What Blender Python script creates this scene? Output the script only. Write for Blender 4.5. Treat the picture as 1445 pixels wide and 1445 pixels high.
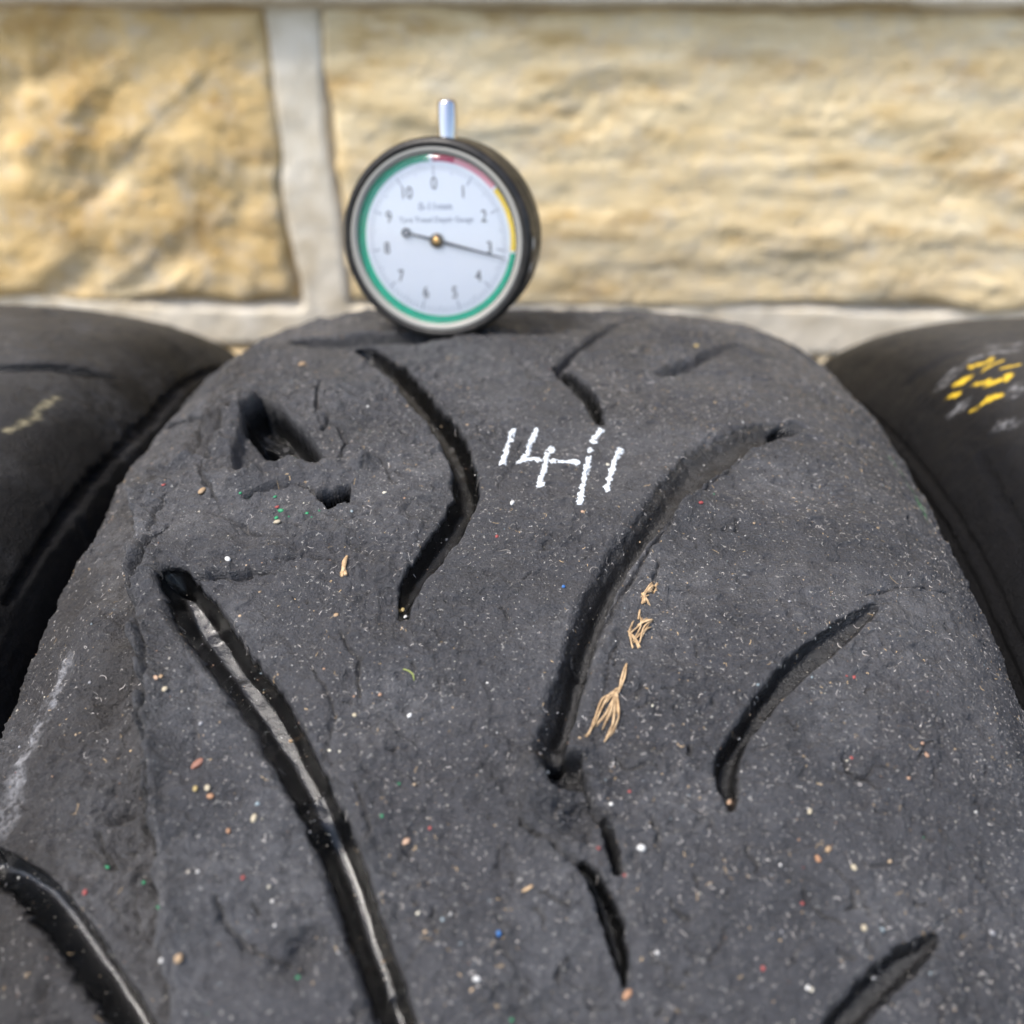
import bpy, bmesh, math, random
import numpy as np
from mathutils import Vector, Matrix

for o in list(bpy.data.objects): bpy.data.objects.remove(o)
S = bpy.context.scene
COL = S.collection
MM = 0.001
R0 = 290.0                      # outer radius of a tyre, mm; its axis runs along x at z = R0
# ------------------------------------------------------------------ camera
PITCH, FPX, CAM, ROLL, YAW = math.radians(33.277), 1443.2, (2.146, -196.0, 392.9 + R0), math.radians(0.068), math.radians(-1.336)
_r = np.array([math.cos(YAW), -math.sin(YAW), 0]); _h = np.array([math.sin(YAW), math.cos(YAW), 0]); _z = np.array([0, 0, 1.])
_f = _h*math.cos(PITCH) - _z*math.sin(PITCH); _u = _h*math.sin(PITCH) + _z*math.cos(PITCH)
CX = _r*math.cos(ROLL) + _u*math.sin(ROLL); CY = _u*math.cos(ROLL) - _r*math.sin(ROLL)
cd = bpy.data.cameras.new('camera'); cam = bpy.data.objects.new('camera', cd); COL.objects.link(cam)
M = Matrix(((CX[0], CY[0], -_f[0], CAM[0]*MM), (CX[1], CY[1], -_f[1], CAM[1]*MM), (CX[2], CY[2], -_f[2], CAM[2]*MM), (0, 0, 0, 1)))
cam.matrix_world = M
cd.sensor_width = 36; cd.lens = 36*FPX/1445; cd.clip_start = 0.01; cd.clip_end = 200
cd.dof.use_dof = True; cd.dof.focus_distance = 0.182; cd.dof.aperture_fstop = 11.5
S.camera = cam
# ------------------------------------------------------------------ light
SUN_EL, SUN_AZ = math.radians(62), math.radians(240)   # azimuth measured from +y towards +x
w = bpy.data.worlds.new("World"); S.world = w; w.use_nodes = True
nt = w.node_tree; bg = nt.nodes['Background']
sky = nt.nodes.new('ShaderNodeTexSky'); sky.sky_type = 'NISHITA'; sky.sun_disc = False
sky.sun_elevation = SUN_EL; sky.sun_rotation = SUN_AZ; sky.air_density = 1.0; sky.dust_density = 2.5; sky.ozone_density = 1.0
nt.links.new(sky.outputs[0], bg.inputs[0]); bg.inputs[1].default_value = 0.095
ld = bpy.data.lights.new('sun', 'SUN'); ld.energy = 1.5; ld.angle = math.radians(13); ld.color = (1, .95, .88)
sun = bpy.data.objects.new('sun', ld); COL.objects.link(sun)
sd = Vector((math.sin(SUN_AZ)*math.cos(SUN_EL), math.cos(SUN_AZ)*math.cos(SUN_EL), math.sin(SUN_EL)))
sun.rotation_euler = sd.to_track_quat('Z', 'Y').to_euler(); sun.location = (0, 0, 3)
S.view_settings.view_transform = 'Standard'; S.view_settings.look = 'None'; S.view_settings.gamma = 1
S.view_settings.exposure = 1.84
S.render.engine = 'CYCLES'

# ------------------------------------------------------------------ helpers
def link(o, parent=None):
    COL.objects.link(o)
    if parent: o.parent = parent
    return o
def tag(o, label=None, cat=None, group=None, kind=None):
    if label: o['label'] = label
    if cat: o['category'] = cat
    if group: o['group'] = group
    if kind: o['kind'] = kind
    return o
def empty(name, loc=(0, 0, 0)):
    o = bpy.data.objects.new(name, None); o.location = loc; o.empty_display_size = .01
    return link(o)
def mesh_np(name, V, F, mat, smooth=True):
    """V (n,3), F (m,k) -> object data"""
    V = np.asarray(V, dtype=np.float32); F = np.asarray(F, dtype=np.int32)
    me = bpy.data.meshes.new(name); m, k = F.shape
    me.vertices.add(len(V)); me.vertices.foreach_set('co', V.ravel())
    me.loops.add(m*k); me.loops.foreach_set('vertex_index', F.ravel())
    me.polygons.add(m); me.polygons.foreach_set('loop_start', np.arange(0, m*k, k, dtype=np.int32))
    me.polygons.foreach_set('loop_total', np.full(m, k, dtype=np.int32))
    me.update(calc_edges=True)
    me.polygons.foreach_set('use_smooth', np.full(m, smooth, dtype=bool))
    me.materials.append(mat)
    return me
def setcol(me, name, C):
    C = np.asarray(C, dtype=np.float32)
    a = me.color_attributes.new(name, 'FLOAT_COLOR', 'POINT')
    if C.shape[1] == 3: C = np.hstack([C, np.ones((len(C), 1), np.float32)])
    a.data.foreach_set('color', C.ravel())
def gridfaces(n, m):
    i = np.arange(n-1)[:, None]*m + np.arange(m-1)[None, :]
    i = i.ravel()
    return np.stack([i, i+1, i+m+1, i+m], 1)
def bm_obj(name, bm, mat, parent=None, smooth=True):
    me = bpy.data.meshes.new(name); bm.normal_update(); bm.to_mesh(me); bm.free()
    for p in me.polygons: p.use_smooth = smooth
    me.materials.append(mat)
    return link(bpy.data.objects.new(name, me), parent)
_lat = {}
def vn(U, V, scale, seed):
    """smooth value noise, -1..1"""
    if seed not in _lat: _lat[seed] = np.random.default_rng(seed).random((256, 256)).astype(np.float32)*2-1
    L = _lat[seed]
    a = np.asarray(U)/scale + 1000.37; b = np.asarray(V)/scale + 1000.71
    i = np.floor(a).astype(int); j = np.floor(b).astype(int); f = a-i; g = b-j
    f = f*f*(3-2*f); g = g*g*(3-2*g)
    i0, j0, i1, j1 = i & 255, j & 255, (i+1) & 255, (j+1) & 255
    return (L[i0, j0]*(1-f)*(1-g) + L[i1, j0]*f*(1-g) + L[i0, j1]*(1-f)*g + L[i1, j1]*f*g)
def sstep(a, b, x):
    t = np.clip((x-a)/(b-a), 0, 1); return t*t*(3-2*t)

# ------------------------------------------------------------------ materials
def mat(name, col=(.5, .5, .5), rough=.5, metal=0., spec=.5, **k):
    m = bpy.data.materials.new(name); m.use_nodes = True
    b = m.node_tree.nodes['Principled BSDF']
    b.inputs['Base Color'].default_value = (*col, 1); b.inputs['Roughness'].default_value = rough
    b.inputs['Metallic'].default_value = metal; b.inputs['Specular IOR Level'].default_value = spec
    for q, v in k.items(): b.inputs[q].default_value = v
    return m
class NB:
    def __init__(s, m): s.nt = m.node_tree; s.b = s.nt.nodes['Principled BSDF']
    def n(s, t, **k):
        x = s.nt.nodes.new(t)
        for a, v in k.items():
            if a.startswith('i_'): x.inputs[int(a[2:]) if a[2:].isdigit() else a[2:]].default_value = v
            else: setattr(x, a, v)
        return x
    def l(s, a, b): s.nt.links.new(a, b)
    def noise(s, vec, scale, detail=4, rough=.6):
        x = s.n('ShaderNodeTexNoise'); x.inputs['Scale'].default_value = scale; x.inputs['Detail'].default_value = detail
        x.inputs['Roughness'].default_value = rough
        if vec is not None: s.l(vec, x.inputs['Vector'])
        return x.outputs[0]
    def ramp(s, fac, stops):
        x = s.n('ShaderNodeValToRGB'); e = x.color_ramp.elements
        while len(e) < len(stops): e.new(.5)
        for q, (p, c) in zip(e, stops): q.position = p; q.color = (*c, 1) if isinstance(c, tuple) else (c, c, c, 1)
        s.l(fac, x.inputs[0]); return x.outputs[0]
    def mix(s, f, a, b, mode='MIX'):
        x = s.n('ShaderNodeMix', data_type='RGBA', blend_type=mode)
        for v, i in ((f, 0), (a, 6), (b, 7)):
            if isinstance(v, (int, float)): x.inputs[i].default_value = v
            elif isinstance(v, tuple): x.inputs[i].default_value = (*v, 1)
            else: s.l(v, x.inputs[i])
        return x.outputs[2]
    def math(s, op, a, b=0.):
        x = s.n('ShaderNodeMath', operation=op)
        for v, i in ((a, 0), (b, 1)):
            if isinstance(v, (int, float)): x.inputs[i].default_value = v
            else: s.l(v, x.inputs[i])
        return x.outputs[0]
    def obj(s): return s.n('ShaderNodeTexCoord').outputs['Object']
    def bump(s, h, strength, dist, prev=None):
        x = s.n('ShaderNodeBump'); x.inputs['Strength'].default_value = strength; x.inputs['Distance'].default_value = dist
        s.l(h, x.inputs['Height'])
        if prev is not None: s.l(prev, x.inputs['Normal'])
        return x.outputs[0]

def rubber(name, base, paint=None, fleck=1.0, edge=None):
    """R of 'mask' = water film, G = dust, B = paint, A = brown soil"""
    m = mat(name, rough=.6); N = NB(m); co = N.obj()
    at = N.n('ShaderNodeVertexColor', layer_name='mask'); sp = N.n('ShaderNodeSeparateColor'); N.l(at.outputs[0], sp.inputs[0])
    wet, dust, pnt = sp.outputs[0], sp.outputs[1], sp.outputs[2]; soil = at.outputs[1]
    big = N.noise(co, 45, 4, .6); mpf = N.n('ShaderNodeMapping'); mpf.inputs['Scale'].default_value = (.55, 1, 1); N.l(co, mpf.inputs[0]); fine = N.noise(mpf.outputs[0], 1000, 5, .75); mid = N.noise(co, 220, 4, .65)
    c = N.ramp(mid, [(.32, tuple(x*.42 for x in base)), (.5, base), (.68, tuple(x*1.9 for x in base))])
    c = N.mix(N.ramp(big, [(.38, 0.), (.62, .6)]), c, tuple(x*y for x, y in zip(base, (1.9, 1.8, 1.75))))
    # fine pale flecks of dust lodged in the rubber
    grain = N.noise(co, 2300, 3, .7)
    c = N.mix(N.ramp(grain, [(.40, 0.), (.62, .8)]), c, tuple(x*2.4 for x in base))
    fl = N.ramp(fine, [(.58, 0.), (.68, .5*fleck)])
    c = N.mix(fl, c, (.13, .125, .12))
    fl2 = N.ramp(N.noise(co, 1500, 2, .5), [(.66, 0.), (.71, .8*fleck)])
    c = N.mix(fl2, c, (.26, .25, .23))
    if edge:  # clean black flanks, darkened further to paint in the shade between the tyres
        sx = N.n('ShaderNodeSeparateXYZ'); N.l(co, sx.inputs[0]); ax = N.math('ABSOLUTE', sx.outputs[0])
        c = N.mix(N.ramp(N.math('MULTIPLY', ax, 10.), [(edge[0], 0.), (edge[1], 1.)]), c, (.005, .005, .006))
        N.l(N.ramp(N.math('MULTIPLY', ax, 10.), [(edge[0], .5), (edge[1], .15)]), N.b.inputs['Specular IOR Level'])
    c = N.mix(N.math('MULTIPLY', soil, .8), c, (.0165, .0135, .0115))
    d2 = N.math('MULTIPLY', dust, N.ramp(N.noise(co, 420, 5, .75), [(.38, .0), (.62, 1.)]))
    c = N.mix(d2, c, (.30, .30, .31))
    if paint: c = N.mix(N.math('MULTIPLY', pnt, 1.), c, paint)
    c = N.mix(N.ramp(wet, [(0., 0.), (.7, 1.)]), c, (.003, .003, .003))
    N.l(c, N.b.inputs['Base Color'])
    r = N.ramp(mid, [(.3, .44), (.7, .66)])
    r = N.mix(wet, r, (.11, .11, .11)); N.l(r, N.b.inputs['Roughness'])
    dry = N.math('SUBTRACT', 1., N.math('MULTIPLY', wet, .82))
    h = N.math('MULTIPLY', N.math('ADD', N.math('MULTIPLY', mid, .9), N.math('ADD', N.math('MULTIPLY', fine, .6), N.math('MULTIPLY', grain, .62))), dry)
    b = N.bump(h, 1., .0011)
    N.l(b, N.b.inputs['Normal'])
    N.l(N.ramp(wet, [(.90, 0.), (.99, .12)]), N.b.inputs['Coat Weight']); N.b.inputs['Coat Roughness'].default_value = .06
    return m
RUB = rubber('worn_rubber_middle', (.0198, .0200, .0222), (.04, .16, .05))
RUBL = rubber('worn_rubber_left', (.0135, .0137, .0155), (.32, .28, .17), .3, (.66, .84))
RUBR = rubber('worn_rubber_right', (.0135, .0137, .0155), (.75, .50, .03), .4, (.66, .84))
SIDE = mat('sidewall_rubber', (.008, .008, .009), .6, 0., .25)
def vcolmat(name, rough=.7):
    m = mat(name, rough=rough); N = NB(m); a = N.n('ShaderNodeVertexColor', layer_name='col'); N.l(a.outputs[0], N.b.inputs['Base Color']); return m

def stone_mat(name, stops, band):
    m = mat(name, rough=1., spec=.05); N = NB(m); co = N.obj()
    mp = N.n('ShaderNodeMapping'); mp.inputs['Scale'].default_value = (1, 1, band); N.l(co, mp.inputs[0])
    rnd = N.n('ShaderNodeObjectInfo').outputs['Random']
    n = N.noise(mp.outputs[0], 22, 6, .62)
    c = N.ramp(n, stops)
    c = N.mix(N.ramp(N.noise(co, 70, 6, .8), [(.48, 0.), (.66, .6)]), c, (.56, .50, .40))
    c = N.mix(N.ramp(N.noise(mp.outputs[0], 16, 6, .75), [(.52, 0.), (.66, .6)]), c, (.40, .235, .07))
    hsv = N.n('ShaderNodeHueSaturation'); N.l(c, hsv.inputs['Color']); N.l(N.math('ADD', .92, N.math('MULTIPLY', rnd, .16)), hsv.inputs['Value'])
    N.l(hsv.outputs[0], N.b.inputs['Base Color'])
    c = None; N.l(N.bump(N.noise(co, 300, 6, .75), .8, .0016), N.b.inputs['Normal'])
    return m
OCHRE = stone_mat('ochre_sandstone', [(.28, (.36, .22, .08)), (.42, (.58, .40, .17)), (.58, (.68, .50, .25)), (.75, (.72, .60, .38))], 1.6)
BUFF = stone_mat('buff_sandstone', [(.28, (.44, .29, .11)), (.40, (.68, .52, .28)), (.58, (.78, .63, .38)), (.75, (.82, .72, .52))], 3.2)
MORT = mat('pale_mortar', rough=.9, spec=.2); N = NB(MORT); co = N.obj()
N.l(N.ramp(N.noise(co, 40, 6, .65), [(.3, (.50, .41, .27)), (.5, (.68, .60, .46)), (.7, (.78, .71, .58))]), N.b.inputs['Base Color'])
N.l(N.bump(N.noise(co, 500, 5, .7), .6, .0008), N.b.inputs['Normal'])
GROUND = mat('concrete_paving', rough=.9); N = NB(GROUND); co = N.obj()
N.l(N.ramp(N.noise(co, 9, 8, .7), [(.3, (.20, .19, .175)), (.7, (.34, .325, .30))]), N.b.inputs['Base Color'])
N.l(N.bump(N.noise(co, 160, 4, .7), .5, .003), N.b.inputs['Normal'])

# ------------------------------------------------------------------ tyre section
W, H, NE = 95.518, 59.17, 3.795
_t = np.linspace(-math.pi/2, math.pi/2, 20001); _s = np.sin(_t)
_x = W*_s; _rr = R0 - H*(1-np.clip(1-np.abs(_s)**NE, 0, 1)**(1/NE))
_arc = np.concatenate([[0], np.cumsum(np.hypot(np.diff(_x), np.diff(_rr)))]); _arc -= _arc[10000]
UMAX = _arc[-1]
_tx = np.gradient(_x, _arc); _tr = np.gradient(_rr, _arc)
def prof(u): return np.interp(u, _arc, _x), np.interp(u, _arc, _rr), -np.interp(u, _arc, _tr), np.interp(u, _arc, _tx)
def surf(u, v, h):
    """arc coordinates (mm) -> tyre-local point (m); v = theta*R0"""
    x, r, nx, nr = prof(u); n = np.hypot(nx, nr); x = x + h*nx/n; r = r + h*nr/n; th = v/R0
    return np.stack([x, r*np.sin(th), r*np.cos(th)], -1)*MM
def surfn(u, v):
    x, r, nx, nr = prof(u); n = np.hypot(nx, nr); th = v/R0
    return np.stack([nx/n, nr/n*np.sin(th), nr/n*np.cos(th)], -1)
def ray(px, py):
    d = _f + CX*((px-722.5)/FPX) - CY*((py-722.5)/FPX); return d/np.linalg.norm(d)
def pick(px, py, off=0.):
    """where the sight line through a spot of the photograph meets the tread of the tyre at x = off"""
    d = ray(px, py); o = np.array([CAM[0]-off, CAM[1], CAM[2]-R0])
    t = np.linspace(60, 420, 1441); P = o + t[:, None]*d
    F = np.hypot(P[:, 1], P[:, 2]) - np.interp(P[:, 0], _x, _rr, left=0, right=0)
    k = np.where((F[:-1] > 0) & (F[1:] <= 0) & (np.abs(P[1:, 0]) < W))[0]
    if len(k): k = k[0]; tt = t[k] + (t[k+1]-t[k])*F[k]/(F[k]-F[k+1])
    else: tt = t[np.argmin(np.where(np.abs(P[:, 0]) < W, F, 1e9))]
    p = o + tt*d
    u = np.interp(np.clip(p[0], -W, W), _x, _arc); return np.array([u, math.atan2(p[1], p[2])*R0, tt])
def picks(L, off=0.): return np.array([pick(a, b, off)[:2] for a, b in L])

class Field:
    def __init__(s, us, vs): s.us, s.vs = us, vs; s.U, s.V = np.meshgrid(us, vs, indexing='xy'); s.h = np.zeros_like(s.U); s.mask = np.zeros(s.U.shape+(4,), np.float32)
    def win(s, P, pad):
        a0, a1 = np.searchsorted(s.us, [P[:, 0].min()-pad, P[:, 0].max()+pad]); b0, b1 = np.searchsorted(s.vs, [P[:, 1].min()-pad, P[:, 1].max()+pad])
        return slice(b0, b1), slice(a0, a1)
    def line(s, P, hw, pad, warp=.0, seed=5, wscale=2.5):
        """distance past the half width, side and position along a polyline, inside a window"""
        P = np.asarray(P, float); hw = np.broadcast_to(np.asarray(hw, float), (len(P),))
        w = s.win(P, pad + hw.max()); U, V = s.U[w].copy(), s.V[w].copy()
        if warp:
            U0, V0 = U.copy(), V.copy()
            U += warp*(vn(U0, V0, wscale, seed)+.5*vn(U0, V0, wscale*.4, seed+1)); V += warp*(vn(U0, V0, wscale, seed+2)+.5*vn(U0, V0, wscale*.4, seed+3))
        E = np.full(U.shape, 1e3); SD = np.zeros(U.shape); T = np.zeros(U.shape); HW = np.ones(U.shape)
        for k in range(len(P)-1):
            a, b = P[k], P[k+1]; d = b-a; L2 = max(d@d, 1e-9)
            t = np.clip(((U-a[0])*d[0]+(V-a[1])*d[1])/L2, 0, 1)
            dx, dy = U-a[0]-t*d[0], V-a[1]-t*d[1]; hh = hw[k]+(hw[k+1]-hw[k])*t; e = np.hypot(dx, dy)-hh
            m = e < E; E[m] = e[m]; SD[m] = np.sign(d[0]*dy-d[1]*dx)[m]; T[m] = k+t[m]; HW[m] = hh[m]
        return w, E, SD, T, HW
    def groove(s, pairs, depth, off=0., soft=(1.2, .5), wall=1.0, wet=1., warp=.25, seed=5, bars=(), lip=0., floor=.35, dscale=None):
        """pairs: (left edge, right edge) spots; depth mm; soft = outside rounding on the left / right"""
        Lp = picks([p[0:2] for p in pairs], off); Rp = picks([p[2:4] for p in pairs], off)
        C = (Lp+Rp)/2
        D = np.gradient(C, axis=0); D /= np.linalg.norm(D, axis=1)[:, None]; Q = Rp-Lp
        hw = np.abs(Q[:, 0]*-D[:, 1]+Q[:, 1]*D[:, 0])/2
        # densify, so that bends are round
        n = len(C); tt = np.linspace(0, n-1, (n-1)*4+1); C2 = np.stack([np.interp(tt, range(n), C[:, i]) for i in (0, 1)], 1)
        for _ in range(2): C2[1:-1] = (C2[:-2]+2*C2[1:-1]+C2[2:])/4
        hw2 = np.interp(tt, range(n), hw)
        dep = np.interp(tt, np.linspace(0, n-1, len(depth)), depth)
        w, E, SD, T, HW = s.line(C2, hw2, 4, warp, seed)
        U, V = s.U[w], s.V[w]
        if not isinstance(wall, tuple): wall = (wall, wall)
        # which side is the photograph's left
        side = SD*np.sign((C2[1]-C2[0])[0]*(Lp[0]-C[0])[1]-(C2[1]-C2[0])[1]*(Lp[0]-C[0])[0])
        left = np.where(side == 0, 1, side) > 0
        so = np.where(left, soft[0], soft[1])
        wl = np.minimum(np.where(left, wall[0], wall[1])*(.95+.10*vn(U, V, 4, seed+9)), HW*.92)
        f = 1-sstep(0, 1, (E+wl)/(so+wl)); dd = np.interp(T, range(len(dep)), dep)
        for (t0, t1, k, e1) in bars: dd = dd*(1-k*sstep(t0*4-.25, t0*4+.1, T)*(1-sstep(t1*4-.1, t1*4+e1, T)))
        inner = np.clip(-E/HW, 0, 1)
        dd = dd*(1-floor+floor*(1-(1-inner)**2))
        g = -dd*f + .035*vn(U, V, 3.5, seed+4)*sstep(.2, .8, f)
        if lip: g += lip*np.exp(-((E-so*.8)/1.2)**2)*(.6+.6*vn(U, V, 4, seed+6))
        m = f > .001
        s.h[w] = np.where(m, s.h[w]*(1-.985*f*(wet > .3)) + g, s.h[w]+(g if lip else 0))
        wm = sstep(.1, .4, f+.12*vn(U, V, 1.2, seed+7))*wet*np.clip(dd, 0, 1.2)/1.2
        s.mask[..., 0][w] = np.maximum(s.mask[..., 0][w], wm)
    def crack(s, pts, width, depth, off=0., step=0., warp=.5, seed=11, wet=.0, stepw=9.):
        width = max(width*1.25, .32); depth = depth*1.6; step = step*1.5
        P = picks(pts, off) if off is not None else np.asarray(pts, float)
        w, E, SD, T, HW = s.line(P, 0, 12, warp, seed, 1.8)
        n = len(P)-1; wd = width*(.35+.65*np.sqrt(np.clip(np.sin(np.pi*np.clip(T/n, 0, 1)), 0, 1)))*(.85+.4*vn(s.U[w], s.V[w], 2, seed+1))
        f = np.clip(1-E/np.maximum(wd, .05), 0, 1)
        s.h[w] -= depth*f**.8
        if step: s.h[w] += step*(SD > 0)*np.exp(-(E/stepw)**2)*np.clip(np.sin(np.pi*np.clip(T/n, 0, 1)), 0, 1)
        if wet: s.mask[..., 0][w] = np.maximum(s.mask[..., 0][w], f*wet)
    def ridge(s, pts, width, amp, off=0., seed=91):
        w, E, SD, T, HW = s.line(picks(pts, off), 0, width*3+2, .5, seed, 3.); n = len(pts)-1
        tp = np.clip(np.minimum(T, n-T)*1.6+.15, 0, 1)
        s.h[w] += amp*tp*np.exp(-(E/(width*np.where(SD > 0, 1.25, .75)))**2)*(.75+.55*vn(s.U[w], s.V[w], 5, seed+5)+.3*vn(s.U[w], s.V[w], 1.8, seed+6))
    def poly(s, pts, depth, off=0., wall=.8, warp=.2, wet=1., seed=21, tilt=None):
        P = picks(pts, off); w = s.win(P, 5); U, V = s.U[w].copy(), s.V[w].copy()
        U += warp*vn(s.U[w], s.V[w], 1.5, seed); V += warp*vn(s.U[w], s.V[w], 1.5, seed+1)
        ins = np.zeros(U.shape, bool); E = np.full(U.shape, 1e3)
        for k in range(len(P)):
            a, b = P[k], P[(k+1) % len(P)]; d = b-a; t = np.clip(((U-a[0])*d[0]+(V-a[1])*d[1])/max(d@d, 1e-9), 0, 1)
            E = np.minimum(E, np.hypot(U-a[0]-t*d[0], V-a[1]-t*d[1]))
            c = (a[1] > V) != (b[1] > V); xi = a[0]+(V-a[1])*(b[0]-a[0])/(b[1]-a[1]+1e-12); ins ^= c & (U < xi)
        E = np.where(ins, -E, E); f = 1-sstep(-wall, .1, E)
        dd = depth*np.ones(U.shape)
        if tilt:
            q = pick(*tilt[:2], off)[:2]; dd = depth*np.clip(tilt[3]+(1-tilt[3])*np.hypot(U-q[0], V-q[1])/tilt[2], 0, 1)
        s.h[w] = s.h[w]-dd*f; s.mask[..., 0][w] = np.maximum(s.mask[..., 0][w], sstep(.1, .5, f)*wet)
    def blob(s, px, py, r, amp, off=0., seed=31, asp=1., ang=0.):
        c = pick(px, py, off)[:2]; P = np.array([c]); w = s.win(P, r*3); a, b = s.U[w]-c[0], s.V[w]-c[1]
        a, b = a*math.cos(ang)+b*math.sin(ang), (-a*math.sin(ang)+b*math.cos(ang))*asp
        s.h[w] += amp*np.exp(-((a*a+b*b)/(r*r))*(1+.5*vn(s.U[w], s.V[w], r*.5, seed)))
    def stain(s, pts, hw, ch, amt, off=0., seed=41, soft=2., brk=.6, bs=1.5):
        P = picks(pts, off); w, E, SD, T, HW = s.line(P, hw, 6+soft, .8, seed)
        f = (1-sstep(-soft, soft, E))*np.clip(amt*(1-brk+brk*2*np.clip(.5+vn(s.U[w], s.V[w], bs, seed+3)*.9+.5*vn(s.U[w], s.V[w], bs*.3, seed+4), 0, 1)), 0, 1)
        s.mask[..., ch][w] = np.maximum(s.mask[..., ch][w], f)
    def at(s, u, v):
        i = np.clip(np.searchsorted(s.us, u)-1, 0, len(s.us)-2); j = np.clip(np.searchsorted(s.vs, v)-1, 0, len(s.vs)-2)
        f = np.clip((u-s.us[i])/(s.us[i+1]-s.us[i]), 0, 1); g = np.clip((v-s.vs[j])/(s.vs[j+1]-s.vs[j]), 0, 1)
        return s.h[j, i]*(1-f)*(1-g)+s.h[j, i+1]*f*(1-g)+s.h[j+1, i]*(1-f)*g+s.h[j+1, i+1]*f*g
    def mesh(s, name, material):
        n, m = s.U.shape; P = surf(s.U, s.V, s.h).reshape(-1, 3); F = gridfaces(n, m)
        # close the ring
        i = np.arange(m-1); F = np.concatenate([F, np.stack([(n-1)*m+i, (n-1)*m+i+1, i+1, i], 1)])
        me = mesh_np(name, P, F[:, ::-1] if False else F, material); setcol(me, 'mask', s.mask.reshape(-1, 4)); return me
def axis(lo, hi, step, LO, HI, coarse):
    a = np.arange(LO, lo, coarse); b = np.arange(lo, hi, step); c = np.arange(hi, HI, coarse); return np.concatenate([a, b, c])
FULL = 2*math.pi*R0
def vaxis(d0, d1, step): return axis(math.radians(d0)*R0, math.radians(d1)*R0, step, -FULL/2, FULL/2-5, 20.)

def make_sides(parent):
    """two sidewalls with beads, and the liner inside"""
    th = np.linspace(0, 2*math.pi, 145)[:-1]
    for sgn in (-1, 1):
        pr = [(W-.3, R0-H+2), (W+.2, R0-H-4), (W+.2, R0-H-9), (W-.9, R0-H-11), (W-.9, R0-H-15), (W+.1, R0-H-17), (W-.2, R0-H-24), (W-2, R0-88), (W-4.5, R0-98), (W-10, R0-112), (W-14, R0-116), (W-20, R0-118), (W-24, R0-114),
              (W-22, R0-104), (W-14, R0-90), (W-8, R0-70), (W-8, R0-50), (W-12, R0-34)]
        pr = np.array(pr); n = len(pr)
        X = np.repeat((pr[:, 0]*sgn)[None], 144, 0); Y = pr[None, :, 1]*np.sin(th)[:, None]; Z = pr[None, :, 1]*np.cos(th)[:, None]
        V = np.stack([X, Y, Z], -1).reshape(-1, 3)*MM; F = gridfaces(144, n); i = np.arange(n-1)
        F = np.concatenate([F, np.stack([143*n+i, 143*n+i+1, i+1, i], 1)])
        link(bpy.data.objects.new('sidewall', mesh_np('sidewall', V, F, SIDE)), parent)
    xs = np.linspace(-(W-12), W-12, 15); rr = R0-18-16*(np.abs(xs)/(W-12))**3
    V = np.stack([np.repeat(xs[None], 144, 0), rr[None]*np.sin(th)[:, None], rr[None]*np.cos(th)[:, None]], -1).reshape(-1, 3)*MM
    F = gridfaces(144, 15); i = np.arange(14); F = np.concatenate([F, np.stack([143*15+i, 143*15+i+1, i+1, i], 1)])
    link(bpy.data.objects.new('inner_liner', mesh_np('inner_liner', V, F, SIDE)), parent)

# ------------------------------------------------------------------ ground and wall
gv = []; n = 41
gx = np.linspace(-1, 1, n); gx = np.sign(gx)*np.abs(gx)**3*40
GX, GY = np.meshgrid(gx, gx); GZ = -.0005+0*GX
g = link(bpy.data.objects.new('ground', mesh_np('ground', np.stack([GX, GY, GZ], -1).reshape(-1, 3), gridfaces(n, n), GROUND))); tag(g, 'grey concrete ground under the tyres', kind='structure')
WY = .303
def wpick(px, py):
    d = ray(px, py); t = (WY*1000-CAM[1])/d[1]; return np.array([CAM[0]+t*d[0], CAM[2]+t*d[2]])*MM
zt = wpick(440, 6)[1]; zt2 = wpick(440, -32)[1]; zb = wpick(300, 424)[1]; zb2 = wpick(300, 484)[1]
jx0, jx1 = wpick(404, 250)[0], wpick(474, 250)[0]; jR0, jR1 = wpick(1580, 250)[0], wpick(1640, 250)[0]
wall = empty('stone_wall', (0, WY, 0)); tag(wall, 'rough sandstone block wall with pale raised mortar joints behind the tyres', 'wall')
ch = zt-zb; jm = zb-zb2
rng = random.Random(4)
courses = []   # (z0, z1, x edges [(a,b)...])
z = zb
def row(z0, z1, xs): courses.append((z0, z1, xs))
main = [(-.93, -.60), (-.585, jx0), (jx1, jR0), (jR1, .62), (.64, .95)]
row(zb, zt, main)
zz = zb2; k = 0
while zz > 0.01:
    hgt = [.125, .14, .11, .13][k % 4]; z0 = max(zz-hgt, 0); xs = []; x = -.93+[.1, 0][k % 2]
    a = -.93
    while a < .93:
        b = min(a+rng.uniform(.22, .38), .95); xs.append((a, b)); a = b+.014
    row(z0, zz, xs); zz = z0-.016; k += 1
zz = zt2; k = 0
while zz < 1.0:
    hgt = [.13, .12, .14][k % 3]; xs = []; a = -.93
    while a < .93:
        b = min(a+rng.uniform(.22, .38), .95); xs.append((a, b)); a = b+.014
    row(zz, zz+hgt, xs); zz += hgt+.015; k += 1
WTOP = zz
joints = []
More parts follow.
